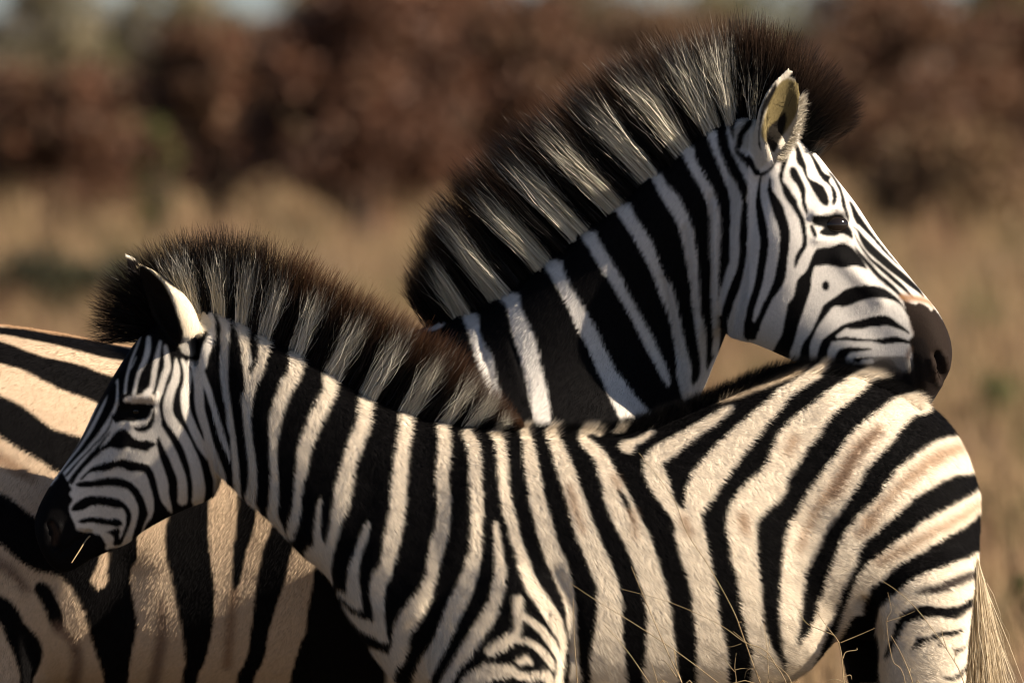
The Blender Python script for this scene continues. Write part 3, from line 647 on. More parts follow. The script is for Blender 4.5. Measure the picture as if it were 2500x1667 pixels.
def strands(name, roots, tips, ys, thick, n, whites, white_col, dark_col, tip_col, parent, width=.0011, wav=.004, clump=.45, nclump=420, jl=.16, lat=(0, 1, 0), segs=5, droop=0.0, wild=.02, end_jit=.12, fan=.5, drop=9, lean=0.0, tip_from=0.0):
    """mane or tail: strands between a root line and a tip line, pale where they grow from a pale stripe"""
    roots, tips = np.asarray(roots, float), np.asarray(tips, float)
    arc = np.concatenate([[0], np.cumsum(np.hypot(*np.diff(roots, axis=0).T))])
    def on(A, s): return np.stack([np.interp(s, arc, A[:, k]) for k in range(A.shape[1])], 1)
    cs = (np.arange(nclump) + RNG.uniform(.1, .9, nclump)) / nclump * arc[-1]
    ci = RNG.integers(0, nclump, n)
    s = cs[ci] + RNG.normal(0, arc[-1] / nclump * .9, n)
    s = np.clip(s, 0, arc[-1])
    sc = cs[ci]
    lo_c = RNG.normal(0, .8, nclump)[ci]
    lo = RNG.uniform(-1, 1, n) * .75 + lo_c * .25
    y = np.interp(s, arc, ys)
    r = on(roots, s); r[:, 1] += np.abs(lo) * drop + RNG.uniform(-2, 6, n)
    st = s * (1 - clump) + sc * clump + RNG.normal(0, arc[-1] * .012, n)
    t = on(tips, np.clip(st, 0, arc[-1]))
    lenf = np.clip(1.02 - np.abs(RNG.normal(0, jl, n)) + RNG.normal(0, .05, nclump)[ci] + (RNG.random(n) > .97) * .08, .35, 1.16)
    Pr = unproj(r[:, 0], r[:, 1], y) ; Pt = unproj(t[:, 0], t[:, 1], y)
    lat = np.asarray(lat, float)
    Pr = Pr + lat * (lo * thick)[:, None]
    ax = (Pt - Pr); full = np.linalg.norm(ax, axis=1)
    Pt = Pr + ax * lenf[:, None] + lat * (lo * thick * fan - lean * RNG.uniform(.6, 1.2, n))[:, None] + RNG.normal(0, wild, (n, 3)) * full[:, None]
    q = np.linspace(0, 1, segs)
    ph = RNG.uniform(0, 6.28, (n, 1)); fr = RNG.uniform(4, 9, (n, 1))
    ax = Pt - Pr; e = np.cross(ax, lat); e /= np.linalg.norm(e, axis=1, keepdims=True) + 1e-9
    pts = Pr[:, None] + ax[:, None] * q[None, :, None]
    pts += e[:, None] * (np.sin(q[None] * fr + ph) * wav * q[None])[..., None]
    pts[..., 2] -= droop * (q[None] ** 2) * full[:, None]
    wv = RNG.normal(0, 1, (n, 3)); wv[:, 1] *= .5
    wv = np.cross(ax, wv); wv /= np.linalg.norm(wv, axis=1, keepdims=True) + 1e-9
    wid = width * RNG.uniform(.6, 1.25, (n, 1)) * np.array([1 - .8 * x ** 2.2 for x in q])[None]
    A = pts - wv[:, None] * wid[..., None] * .5; B = pts + wv[:, None] * wid[..., None] * .5
    verts = np.stack([A, B], 2).reshape(-1, 3)
    base = (np.arange(n) * segs * 2)[:, None, None]
    k = np.arange(segs - 1)[None, :, None] * 2
    faces = (base + k + np.array([0, 1, 3, 2])[None, None]).reshape(-1, 4)
    # colour
    W = np.zeros(n); E = np.ones(n)
    sj = s + RNG.normal(0, 3.0, n)
    for (cu, cv, hw, endf) in whites:
        j = np.argmin(np.hypot(roots[:, 0] - cu, roots[:, 1] - cv)); best, bs = 1e9, 0
        for i in range(len(roots) - 1):
            ee = roots[i + 1] - roots[i]; tt = np.clip(((cu - roots[i, 0]) * ee[0] + (cv - roots[i, 1]) * ee[1]) / (ee @ ee + 1e-9), 0, 1)
            dd = np.hypot(cu - roots[i, 0] - tt * ee[0], cv - roots[i, 1] - tt * ee[1])
            if dd < best: best, bs = dd, arc[i] + tt * (arc[i + 1] - arc[i])
        m = np.abs(sj - bs) < hw
        W[m] = 1; E[m] = endf
    E = E * (1 + RNG.normal(0, end_jit, n))
    rel = q[None] * lenf[:, None]
    wh = (W[:, None] * np.clip((E[:, None] - rel) / .10 + .5, 0, 1))[..., None]
    tipm = np.clip((rel - .50) / .45, 0, 1)[..., None]
    if tip_from: tipm = tipm * np.clip((s / arc[-1] - tip_from) / .12 + .25, .15, 1)[:, None, None]
    dk = np.array(dark_col) * (1 - tipm) + np.array(tip_col) * tipm
    c = dk * (1 - wh) + np.array(white_col) * wh
    c = c * RNG.uniform(.65, 1.2, (n, 1, 1))
    cols_ = np.repeat(c[:, :, None, :], 2, 2).reshape(-1, 3)
    return mesh_obj(name, verts, faces, MAT_MANE, parent, True, cols_)

# ---------------- the mare
gv = lambda y: 20 + CAM_H * FPX / (25 + y)
def leg(pts, w):  # pts: v, uL, uR, halfdepth, y
    return tube([(a, v, b, v, d, y, 0, 2.1) for v, a, b, d, y in pts])
TY = .48
mlean = lambda u: float(np.interp(u, [1150, 1350, 1500, 1650, 1800, 1900, 2250], [.05, .068, .075, .06, .04, .03, .012]))
my = lambda u: float(np.interp(u, [-478, 200, 560, 900, 1190], [-.035, -.012, -.005, -.04, -.065]))
m_parts = [
    tube([(-478, 1010, -478, 1230, .03, TY), (-440, 900, -435, 1420, .16, TY), (-300, 818, -300, 1560, .235, TY, .12), (-100, 787, -100, 1640, .27, TY, .10),
          (100, 805, 100, 1680, .285, TY, .08), (320, 846, 320, 1705, .285, TY, .06), (560, 872, 560, 1720, .29, TY, .04), (800, 868, 800, 1722, .285, TY, .05),
          (950, 830, 950, 1710, .25, TY, .2), (1075, 792, 1075, 1690, .245, TY, .38), (1190, 830, 1200, 1650, .235, TY, .35), (1310, 960, 1330, 1580, .20, TY, .2), (1400, 1150, 1430, 1450, .11, TY)], dy=my),
    tube([(960, 850, 1330, 1600, .24, .41, .3), (1060, 790, 1440, 1430, .225, .385, .3), (1142, 756, 1550, 1230, .185, .368, .28, 2.4), (1236, 702, 1640, 1055, .14, .345, .14, 2.6), (1338, 624, 1702, 940, .116, .325, .12, 2.6),
          (1432, 548, 1740, 862, .100, .300, .12, 2.6), (1530, 464, 1766, 815, .092, .275, .12, 2.6), (1630, 380, 1795, 760, .086, .25, .12, 2.5), (1725, 312, 1825, 700, .082, .228, .1, 2.4), (1790, 290, 1860, 620, .07, .212, .1)], 14, lean=mlean),
    # head: forehead and nose line against jaw line
    tube([(1800, 284, 1766, 720, .052, .205, .0, 2.2), (1850, 285, 1768, 790, .075, .202, -.05, 2.3), (1905, 305, 1782, 818, .086, .198, -.08, 2.4), (1972, 358, 1848, 838, .092, .194, -.05, 2.5),
          (2032, 430, 1918, 868, .090, .190, .0, 2.5), (2088, 500, 1968, 893, .079, .184, .06, 2.5), (2140, 577, 2030, 915, .067, .178, .08, 2.4), (2200, 652, 2092, 938, .057, .173, .06, 2.4),
          (2252, 715, 2150, 962, .051, .168, .0, 2.4), (2290, 764, 2195, 982, .052, .165, -.04, 2.5), (2316, 822, 2236, 996, .049, .163, -.04, 2.5), (2323, 868, 2258, 996, .040, .162), (2316, 908, 2275, 985, .022, .162)], 7, lean=mlean),
    ear((1882, 405), (1925, 163), .118, .040, (.50, -.85, .15), .0115),
    ear((1882, 405), (1925, 185), .242, .036, (.50, .85, .15), .010),
    # legs
    leg([(1250, -420, 140, .19, .36), (1450, -425, 150, .165, .345), (1650, -400, 110, .135, .335), (1820, -350, 30, .10, .315), (1960, -340, -130, .065, .315), (2080, -375, -220, .05, .315), (2160, -365, -255, .04, .315),
         (2300, -350, -268, .032, .315), (2420, -352, -262, .036, .315), (2490, -335, -235, .036, .315), (gv(.315) - 22, -330, -205, .05, .315), (gv(.315), -335, -190, .055, .315)], 0),
    leg([(1250, -420, 180, .20, .575), (1500, -440, 160, .17, .585), (1700, -440, 60, .12, .585), (1900, -420, -120, .075, .585), (2080, -440, -285, .05, .585), (2160, -430, -320, .04, .585),
         (2300, -415, -333, .032, .585), (2420, -417, -327, .036, .585), (gv(.585) - 75, -400, -300, .036, .585), (gv(.585) - 22, -395, -270, .05, .585), (gv(.585), -400, -255, .055, .585)], 0),
    leg([(1350, 1020, 1340, .13, .345), (1560, 1040, 1320, .115, .330), (1720, 1080, 1270, .08, .330), (1880, 1105, 1240, .058, .330), (2020, 1115, 1225, .05, .330), (2100, 1120, 1218, .046, .330), (2280, 1135, 1205, .032, .330),
         (2420, 1130, 1212, .036, .330), (gv(0.330) - 75, 1140, 1228, .036, .330), (gv(0.330) - 20, 1142, 1262, .05, .330), (gv(0.330), 1135, 1275, .055, .330)], 0),
    leg([(1350, 1080, 1400, .13, .545), (1560, 1110, 1390, .115, .560), (1720, 1150, 1340, .08, .560), (1880, 1175, 1310, .058, .560), (2020, 1185, 1295, .05, .560), (2100, 1190, 1288, .046, .560), (2280, 1205, 1275, .032, .560),
         (2420, 1200, 1282, .036, .560), (gv(0.560) - 75, 1210, 1298, .036, .560), (gv(0.560) - 20, 1212, 1332, .05, .560), (gv(0.560), 1205, 1345, .055, .560)], 0),
]
V, F = fuse(m_parts, .0052)
u, v = proj(V)
earm = np.clip((np.hypot((u - 1915) / 60, (v - 270) / 125) - 1) * 4, 0, 1)
headm = np.clip(1.15 - ((u > 1850) & (v < 1000)) * .5, .1, 1)
V = relax(V, F, 8, .5 * np.maximum(earm * headm, .06))
V = relax(V, F, 70, .5 * np.clip((360 - u) / 80, 0, 1) * np.clip((v - 1080) / 80, 0, 1))
V = sculpt(V, F, [
    ([(1774, 828), (1795, 740), (1818, 640), (1835, 540), (1850, 450)], 24, -.013),        # behind the jowl
    ([(1875, 760), (1905, 690), (1905, 600)], 70, .010),                                   # jowl
    ([(2036, 548)], 40, -.010), ([(1990, 525), (2030, 508), (2064, 518)], 15, .012),       # eye socket and brow
    ([(1995, 585), (2035, 590), (2070, 583)], 12, .005),
    ([(1975, 470), (1990, 440)], 24, -.006),
    ([(2050, 630), (2110, 690), (2150, 730)], 20, .005), ([(2070, 760), (2140, 820)], 40, -.004),
    ([(2289, 868), (2296, 895), (2304, 930)], 9, -.016), ([(2276, 880), (2284, 915), (2296, 943)], 9, .006), ([(2306, 870), (2314, 900)], 9, .006),
    ([(2232, 880), (2238, 920), (2242, 960)], 10, -.004), 
    ([(1752, 500), (1748, 600), (1752, 700), (1748, 800)], 9, .006), ([(1733, 480), (1730, 600), (1735, 720)], 7, -.006),
    ([(1690, 540), (1702, 660), (1712, 760), (1700, 860)], 8, .005), ([(1670, 560), (1684, 680), (1694, 780)], 7, -.005),
    ([(1630, 660), (1655, 760), (1672, 860), (1675, 950)], 10, .006), ([(1618, 680), (1640, 780), (1655, 880)], 7, -.005),
    ([(1160, 1090), (1330, 1090), (1480, 1100)], 150, .052),
    ([(1250, 830), (1290, 960)], 7, -.004), ([(1185, 860), (1205, 960)], 6, -.003), ([(1170, 800), (1180, 880)], 5, -.004),
    ([(250, 1560), (320, 1400)], 50, -.012),
])
u, v = proj(V)
cu, cv_ = u[F].mean(1), v[F].mean(1)
V, F = refine(V, F, (cu > 1820) & (cv_ < 1010) & (V[F, 1].mean(1) < .29)); u, v = proj(V)
mare_root = empty("zebra", (0.0, .42, 0.0))
tag(mare_root, "large adult zebra with upright mane resting its chin on the foal's back", "zebra")
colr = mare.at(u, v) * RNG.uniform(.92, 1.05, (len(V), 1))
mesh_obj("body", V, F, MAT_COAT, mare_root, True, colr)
ey = near_y(V, u, v, 2034, 550)
c = unproj(2036, 549, ey + .0155)
bv, bf = ball(c, .0215, (1.15, .95, .92)); mesh_obj("eye", bv, bf, MAT_EYE, mare_root)
bv, bf = ball(c + np.array([0, 2 * (.188 - c[1]), 0]), .0215, (1.15, .95, .92)); mesh_obj("eye", bv, bf, MAT_EYE, mare_root)

def m_keep(u, v, N):
    vis = (N[:, 1] < .35) & (u > -60) & (u < 2420) & (v < 1720)
    hid = (u > 760) & (v > 1080)
    head = (u > 1780) & (v < 1010)
    return vis * np.where(hid, .05, 1) * np.where(head, 3.0, 1)
def m_flow(u, v):
    h = np.clip((u - 1820) / 60, 0, 1)[:, None]
    return np.array([-.45, 0, -.9]) * (1 - h) + np.array([-.35, 0, -.85]) * h
def m_len(u, v, N): return np.where((u > 1830) & (v < 1000), .0034, .0075) * np.where(((u > 2160) & (v > 700)) | ((u - 2000) * .80 - (v - 400) * .62 > -45) & (u > 1980), .55, 1)
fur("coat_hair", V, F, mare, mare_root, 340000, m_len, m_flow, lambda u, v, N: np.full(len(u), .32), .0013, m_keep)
# fringe inside the ear
m_pairs = np.array([(1052, 792, 1000, 705), (1085, 775, 1010, 650), (1142, 757, 1040, 568), (1231, 702, 1072, 498), (1334, 626, 1138, 408), (1423, 552, 1222, 343), (1512, 484, 1308, 278), (1593, 414, 1408, 203),
                    (1678, 347, 1518, 143), (1740, 303, 1640, 84), (1798, 280, 1775, 46), (1850, 282, 1885, 52), (1890, 296, 1978, 103), (1920, 312, 2052, 180), (1945, 334, 2108, 250), (1965, 352, 2102, 302), (1980, 366, 2032, 345)])
m_y = [.35, .33, .303, .273, .25, .23, .214, .198, .186, .178, .174, .174, .175, .176, .177, .178, .178]
m_white = [(1140, 760, 25, .60), (1229, 706, 30, .70), (1332, 630, 28, .62), (1422, 556, 30, .68), (1511, 488, 28, .70), (1592, 418, 29, .68), (1677, 350, 25, .72), (1744, 303, 24, .72), (1792, 282, 15, .74), (1846, 284, 6, .42)]
mane = strands("mane", m_pairs[:, :2], m_pairs[:, 2:], m_y, .019, 17000, m_white, (.90, .85, .72), (.011, .010, .010), (.075, .042, .026), mare_root, .0012, .005, .60, 280, .16, (.26, .965, 0), wild=.022, fan=1.6, drop=26, lean=.040)
tag(mane, kind="stuff")
fl = strands("forelock", m_pairs[10:, :2], m_pairs[10:, 2:] - np.array([0, 4]), m_y[10:], .022, 3200, [], (.8, .7, .6), (.006, .0055, .0055), (.022, .014, .011), mare_root, .0013, .005, .7, 60, .17, (.1, .99, 0), wild=.03, fan=.5, drop=14)
tag(fl, kind="stuff")
ef = strands("ear_fringe", [(1893, 382), (1922, 342), (1945, 290), (1951, 235)], [(1915, 398), (1950, 348), (1970, 288), (1970, 222)], [.100, .098, .096, .100], .012, 1100, [], (.7, .65, .55), (.62, .56, .45), (.66, .6, .5), mare_root, .0010, .002, .2, 60, .25, wild=.15)
tag(ef, kind="stuff")
tl = strands("tail", [(-478, 1010), (-470, 1060), (-455, 1110)], [(-590, 2050), (-560, 2100), (-520, 2060)], [TY, TY, TY], .03, 900, [], (.6, .5, .4), (.30, .24, .18), (.05, .04, .03), mare_root, .0022, .01, .4, 60, .2)
tag(tl, kind="stuff")

# ---------------- the foal
fy = lambda u: -.035 + .000105 * max(0.0, u - 1130)
f_parts = [
    tube([(2392, 1200, 2386, 1400, .03, .035), (2352, 1090, 2335, 1500, .085, .033), (2298, 1013, 2245, 1560, .122, .03, .05), (2200, 943, 2125, 1560, .145, .028, .10), (2092, 896, 2045, 1560, .152, .025, .12), (1952, 883, 1952, 1650, .152, .02, .10),
          (1846, 914, 1830, 1690, .158, .015, .08), (1700, 977, 1690, 1712, .165, .012, .06), (1521, 1036, 1530, 1722, .165, .008, .06), (1400, 1044, 1390, 1722, .158, .004, .10), (1269, 1040, 1250, 1715, .140, 0, .22), (1130, 1035, 1090, 1690, .120, 0, .2),
          (1010, 1040, 970, 1660, .095, 0, .1), (890, 1240, 905, 1590, .05, 0)], dy=fy),
    tube([(1230, 1046, 970, 1670, .118, .004, .25), (1110, 1040, 858, 1520, .112, .004, .25), (990, 1004, 806, 1412, .100, .004, .25), (892, 964, 735, 1352, .088, .008, .25), (806, 908, 680, 1290, .078, .014, .25), (719, 853, 624, 1240, .070, .024, .25), (643, 811, 582, 1203, .064, .040, .22),
          (560, 770, 545, 1165, .060, .056, .2), (490, 748, 500, 1110, .054, .07, .15)], 7, dy=fy, lean=lambda u: float(np.interp(u, [450, 600, 700], [.022, .008, 0]))),
    tube([(460, 752, 540, 1170, .048, .075), (400, 775, 516, 1215, .063, .08, -.04, 2.3), (342, 822, 463, 1236, .070, .085, -.05, 2.4), (288, 900, 410, 1260, .071, .092, .0, 2.4), (237, 988, 356, 1290, .060, .098, .06, 2.4), (198, 1069, 318, 1319, .050, .104, .08, 2.4), (157, 1135, 276, 1337, .042, .11, .05, 2.4),
          (120, 1190, 236, 1353, .039, .113, 0, 2.4), (92, 1248, 196, 1374, .040, .116, 0, 2.5), (84, 1292, 160, 1388, .035, .117, 0, 2.4), (96, 1336, 130, 1376, .018, .117)], 12, dy=fy, lean=lambda u: .022),
    ear((462, 830), (347, 640), -.027, .041, (-.86, -.50, .05), .010),
    ear((410, 815), (312, 612), .10, .028, (-.75, .60, .0), .010),
    # legs: hind near, hind far, fore near, fore far
    leg([(1290, 2150, 2320, .05, 0.085), (1380, 2095, 2372, .083, 0.048), (1450, 2100, 2374, .085, 0.035), (1560, 2136, 2362, .075, 0.023), (1667, 2152, 2354, .062, 0.019), (1800, 2185, 2345, .050, 0.019), (1930, 2225, 2345, .036, 0.019), (2040, 2270, 2375, .030, 0.019), (2110, 2290, 2376, .027, 0.019), (2300, 2300, 2362, .021, 0.019),
         (2440, 2292, 2362, .025, 0.019), (2530, 2270, 2345, .025, 0.019), (gv(0.019) - 20, 2245, 2340, .034, 0.019), (gv(0.019), 2235, 2342, .037, 0.019)], 0),
    leg([(1350, 2060, 2350, .08, 0.175), (1500, 2040, 2300, .08, 0.200), (1660, 2070, 2280, .062, 0.205), (1800, 2110, 2265, .050, 0.205), (1930, 2150, 2265, .036, 0.205), (2040, 2195, 2298, .030, 0.205), (2110, 2215, 2298, .027, 0.205), (2300, 2225, 2285, .021, 0.205),
         (2440, 2217, 2285, .025, 0.205), (gv(0.205) - 85, 2195, 2268, .025, 0.205), (gv(0.205) - 20, 2170, 2263, .034, 0.205), (gv(0.205), 2160, 2265, .037, 0.205)], 0),
    leg([(1300, 1080, 1330, .075, -0.070), (1400, 1055, 1368, .082, -0.090), (1500, 1035, 1384, .080, -0.107), (1600, 1040, 1380, .072, -0.117), (1700, 1065, 1355, .060, -0.121), (1830, 1105, 1310, .046, -0.121), (1960, 1140, 1275, .038, -0.121), (2080, 1155, 1262, .035, -0.121), (2150, 1162, 1252, .032, -0.121), (2330, 1175, 1240, .023, -0.121),
         (2460, 1168, 1245, .026, -0.121), (2540, 1155, 1232, .026, -0.121), (gv(-0.121) - 20, 1128, 1228, .034, -0.121), (gv(-0.121), 1118, 1230, .037, -0.121)], 0),
    leg([(1400, 1010, 1320, .08, 0.025), (1560, 1000, 1320, .07, 0.055), (1700, 1030, 1300, .060, 0.055), (1830, 1060, 1260, .046, 0.055), (1960, 1090, 1225, .038, 0.055), (2080, 1105, 1212, .035, 0.055), (2150, 1112, 1202, .032, 0.055), (2330, 1125, 1190, .023, 0.055),
         (2460, 1118, 1195, .026, 0.055), (gv(0.055) - 85, 1105, 1182, .026, 0.055), (gv(0.055) - 20, 1078, 1178, .034, 0.055), (gv(0.055), 1068, 1180, .037, 0.055)], 0),
]
V, F = fuse(f_parts, .0045)
u, v = proj(V)
earm = np.clip((np.minimum(np.hypot((u - 390) / 75, (v - 735) / 115), np.hypot((u - 330) / 50, (v - 660) / 70)) - 1) * 4, 0, 1)
headm = np.clip(1.0 - ((u < 480) & (v > 760)) * .5, .1, 1)
V = relax(V, F, 10, .5 * np.maximum(earm * headm, .06))
V = sculpt(V, F, [
    ([(592, 1205), (575, 1120), (560, 1020), (540, 900), (520, 800)], 22, -.008),
    ([(470, 1170), (450, 1090), (440, 1000)], 55, .008),
    ([(336, 1008)], 36, -.008), ([(300, 978), (335, 966), (372, 968)], 13, .010), ([(320, 1035), (355, 1028), (370, 1005)], 10, .004),
    ([(300, 1090), (250, 1160)], 16, .003),
    ([(122, 1282), (136, 1305), (136, 1335)], 8, -.010), ([(146, 1285), (150, 1320)], 8, .005),
    ([(215, 1300), (190, 1320), (150, 1352)], 8, -.005),
    ([(1180, 1150), (1090, 1350), (1010, 1480)], 55, .010),                               # shoulder blade
    ([(1350, 1400), (1390, 1490), (1394, 1600)], 24, -.010),                # behind the shoulder
    ([(1250, 1420), (1330, 1500)], 60, .012),
    ([(900, 1180), (860, 1330)], 40, -.006),
    ([(1980, 1300), (1960, 1420), (2010, 1500)], 70, -.012), ([(2110, 1480), (2128, 1560)], 20, -.02),
    ([(2190, 1150), (2230, 1300)], 110, .012), ([(2030, 1000)], 60, .006),
    ([(1600, 1250), (1700, 1300)], 140, .008),
])
u, v = proj(V)
cu, cv_ = u[F].mean(1), v[F].mean(1)
V, F = refine(V, F, (cu < 560) & (cv_ < 1420) & (V[F, 1].mean(1) < .10)); u, v = proj(V)
foal_root = empty("zebra", (0.0, 0.0, 0.0))
tag(foal_root, "young zebra foal with fluffy brown-tipped mane standing before the adult", "zebra")
colr = foalc.at(u, v) * RNG.uniform(.92, 1.05, (len(V), 1))
mesh_obj("body", V, F, MAT_COAT, foal_root, True, colr)
ey = near_y(V, u, v, 338, 1004)
c = unproj(334, 1003, ey + .0165)
bv, bf = ball(c, .017, (1.2, .9, .85)); mesh_obj("eye", bv, bf, MAT_EYE, foal_root)
bv, bf = ball(c + np.array([0, 2 * (.055 - c[1]), 0]), .0185, (1.2, .9, .85)); mesh_obj("eye", bv, bf, MAT_EYE, foal_root)
def f_keep(u, v, N):
    vis = (N[:, 1] < .45) & (u > 0) & (u < 2480) & (v < 1740)
    return vis * np.where((u < 520) & (v > 700), 2.6, 1)
def f_flow(u, v):
    a = np.clip((u - 480) / 250, 0, 1)[:, None]; b = np.clip((u - 1500) / 500, 0, 1)[:, None]
    return (np.array([.25, 0, -.95]) * (1 - a) + np.array([.62, 0, -.78]) * a) * (1 - b) + np.array([.88, 0, -.45]) * b
def dorsal(u, v):
    return np.interp(u, [1180, 1269, 1400, 1521, 1600, 1700, 1846, 1952, 2092, 2200, 2300], [1045, 1042, 1046, 1038, 1022, 978, 916, 886, 898, 945, 1012])
def f_len(u, v, N):
    L = np.where((u < 520), .0048, .0125) * np.where(u > 2000, .85, 1) * np.where((u < 230) & (v > 1100), .6, 1)
    near = (u > 1150) & (u < 2250) & (v < dorsal(u, v) + 26)
    return np.where(near, .021, L)
def f_lift(u, v, N):
    near = (u > 1150) & (u < 2250) & (v < dorsal(u, v) + 26)
    return np.where(near, .8, .36)
fur("coat_hair", V, F, foalc, foal_root, 430000, f_len, f_flow, f_lift, .00115, f_keep)
f_pairs = np.array([(350, 822, 226, 832), (362, 798, 228, 752), (385, 775, 250, 680), (418, 762, 312, 628), (450, 754, 368, 592), (485, 753, 442, 570), (534, 764, 530, 556), (586, 788, 632, 572), (643, 815, 722, 612), (719, 857, 816, 668), (806, 912, 922, 725),
                    (892, 967, 1018, 785), (988, 1008, 1112, 838), (1074, 1038, 1187, 905), (1137, 1052, 1232, 960), (1205, 1052, 1264, 1002), (1260, 1046, 1287, 1032)])
f_y = [q - .05 for q in (.086, .084, .082, .08, .078, .073, .068, .058, .045, .036, .028, .022, .018, .016, .016, .02, .026)]
f_white = [(480, 755, 18, .66), (538, 768, 18, .58), (592, 790, 18, .60), (646, 816, 18, .60), (722, 860, 22, .64), (808, 914, 23, .64), (893, 968, 23, .72), (988, 1010, 22, .70), (1074, 1040, 18, .75), (1137, 1054, 17, .82), (1208, 1054, 15, .78)]
mane = strands("mane", f_pairs[:, :2], f_pairs[:, 2:], f_y, .016, 17000, f_white, (.90, .85, .73), (.012, .010, .010), (.10, .048, .024), foal_root, .0011, .006, .34, 380, .16, (.16, .98, 0), segs=6, wild=.042, fan=.9, drop=12, lean=.038, tip_from=.28)
tag(mane, kind="stuff")
tl = strands("tail", [(2378, 1330), (2388, 1360), (2380, 1400), (2372, 1450)], [(2446, 1980), (2432, 2100), (2400, 2120), (2375, 2050)], [.13] * 4, .032, 4200, [], (.7, .6, .45), (.62, .52, .37), (.25, .19, .12), foal_root, .0012, .010, .2, 160, .25, wild=.055)
tag(tl, kind="stuff")

# ------------------------------------------------------------------ the place: ground, dry grass, shrubs
def px_at(D): return D / FPX        # metres a photo pixel covers at distance D
MAT_GROUND, gn, gl, gp = nodes_of("dry_savanna_soil")
tc = gn.new("ShaderNodeTexCoord")
n1 = gn.new("ShaderNodeTexNoise"); n1.inputs["Scale"].default_value = .35; n1.inputs["Detail"].default_value = 8
n2 = gn.new("ShaderNodeTexNoise"); n2.inputs["Scale"].default_value = 6; n2.inputs["Detail"].default_value = 6
gl.new(tc.outputs["Object"], n1.inputs["Vector"]); gl.new(tc.outputs["Object"], n2.inputs["Vector"])
cr = gn.new("ShaderNodeValToRGB"); e = cr.color_ramp.elements
e[0].position = .3; e[0].color = (.05, .045, .022, 1); e[1].position = .62; e[1].color = (.16, .11, .06, 1)
x = cr.color_ramp.elements.new(.48); x.color = (.11, .08, .045, 1)
gl.new(n1.outputs["Fac"], cr.inputs[0])
mx = gn.new("ShaderNodeMix"); mx.data_type = 'RGBA'; mx.blend_type = 'MULTIPLY'; mx.inputs[0].default_value = .6
gl.new(cr.outputs[0], mx.inputs[6]); gl.new(n2.outputs["Color"], mx.inputs[7]); gl.new(mx.outputs[2], gp.inputs["Base Color"])
gp.inputs["Roughness"].default_value = .95
g = pymesh("ground", [(-3000, -60, 0), (3000, -60, 0), (3000, 4000, 0), (-3000, 4000, 0)], [(0, 1, 2, 3)], MAT_GROUND)
tag(g, kind="structure")

MAT_STRAW = hair_material("straw", .30, .6, .2)
MAT_LEAF = hair_material("leaves", .30, .55, .25)
MAT_BARK = plain("bark", (.09, .065, .05), .9, .1, scale=14)

def grass_field(name, n, d0, d1, spread, h, cols_, bias=1.0, wid=.010, per=9, keep=None):
    """tufts of dry blades standing on the ground between distances d0 and d1 of the camera"""
    d = d0 * (d1 / d0) ** (RNG.random(n) ** bias)
    x = RNG.uniform(-.5, .5, n) * d * 2500 / FPX * spread
    if keep is not None:
        m = keep(x, d); d, x = d[m], x[m]; n = len(d)
    nc = len(cols_); xs = x / (d * 2500 / FPX)
    pt = .5 + .5 * np.sin(xs * 23 + np.log(d) * 31 + 2 * np.sin(xs * 11 - np.log(d) * 17)) * np.cos(xs * 9 - np.log(d) * 23)
    cl = np.asarray(cols_)[np.clip((pt * nc + RNG.normal(0, .8, n)).astype(int), 0, nc - 1)]
    N = n * per
    X = np.repeat(x, per) + RNG.normal(0, .06, N); Y = np.repeat(d - 25, per) + RNG.normal(0, .06, N)
    H = np.repeat(RNG.uniform(.55, 1.25, n), per) * RNG.uniform(.5, 1.15, N) * h
    le = RNG.normal(0, .28, (N, 2)) * H[:, None] + np.array([-.10, 0]) * H[:, None]
    a = RNG.uniform(0, math.pi, N); wx, wy = np.cos(a) * wid, np.sin(a) * wid
    root = np.stack([X, Y, np.full(N, -.01)], 1); tip = root + np.stack([le[:, 0], le[:, 1], H], 1)
    mid = root + np.stack([le[:, 0] * .35, le[:, 1] * .35, H * .6], 1)
    w = np.stack([wx, wy, 0 * wx], 1)
    verts = np.stack([root - w * .6, root + w * .6, mid + w * .5, mid - w * .5, tip], 1).reshape(-1, 3)
    b = np.arange(N)[:, None] * 5
    faces = np.concatenate([b + np.array([[0, 1, 2]]), b + np.array([[0, 2, 3]]), b + np.array([[3, 2, 4]])], 0)
    c = np.repeat(np.repeat(cl, per, 0) * RNG.uniform(.7, 1.25, (N, 1)), 5, 0)
    o = mesh_obj(name, verts, faces, MAT_STRAW, None, False, c)
    return o
STRAW = [(.16, .14, .06), (.20, .14, .075), (.28, .185, .10), (.36, .25, .135), (.32, .215, .115), (.25, .165, .095), (.19, .105, .06)]
tag(grass_field("dry_grass", 9500, 36, 112, 1.9, .26, STRAW, .8, .007, 8), "dry straw-coloured grass on the plain behind the zebras", "grass", kind="stuff")
tag(grass_field("tall_grass", 6000, 108, 280, 1.8, .42, STRAW[1:], .9, .013, 8), "taller pale dry grass around the distant shrubs", "grass", kind="stuff")

# grass round the animals' feet, and the plain to both sides of the view
tag(grass_field("tufted_grass", 4500, 20, 37, 5.5, .34, STRAW, 1.0, .005, 7), "knee-high dry grass round the zebras' legs", "grass", kind="stuff")
out = lambda x, d: np.abs(x) > d * 2500 / FPX * .85
tag(grass_field("plain_grass", 12000, 30, 260, 7.0, .36, STRAW, .85, .012, 5, out), "dry grass of the open plain to either side", "grass", kind="stuff")

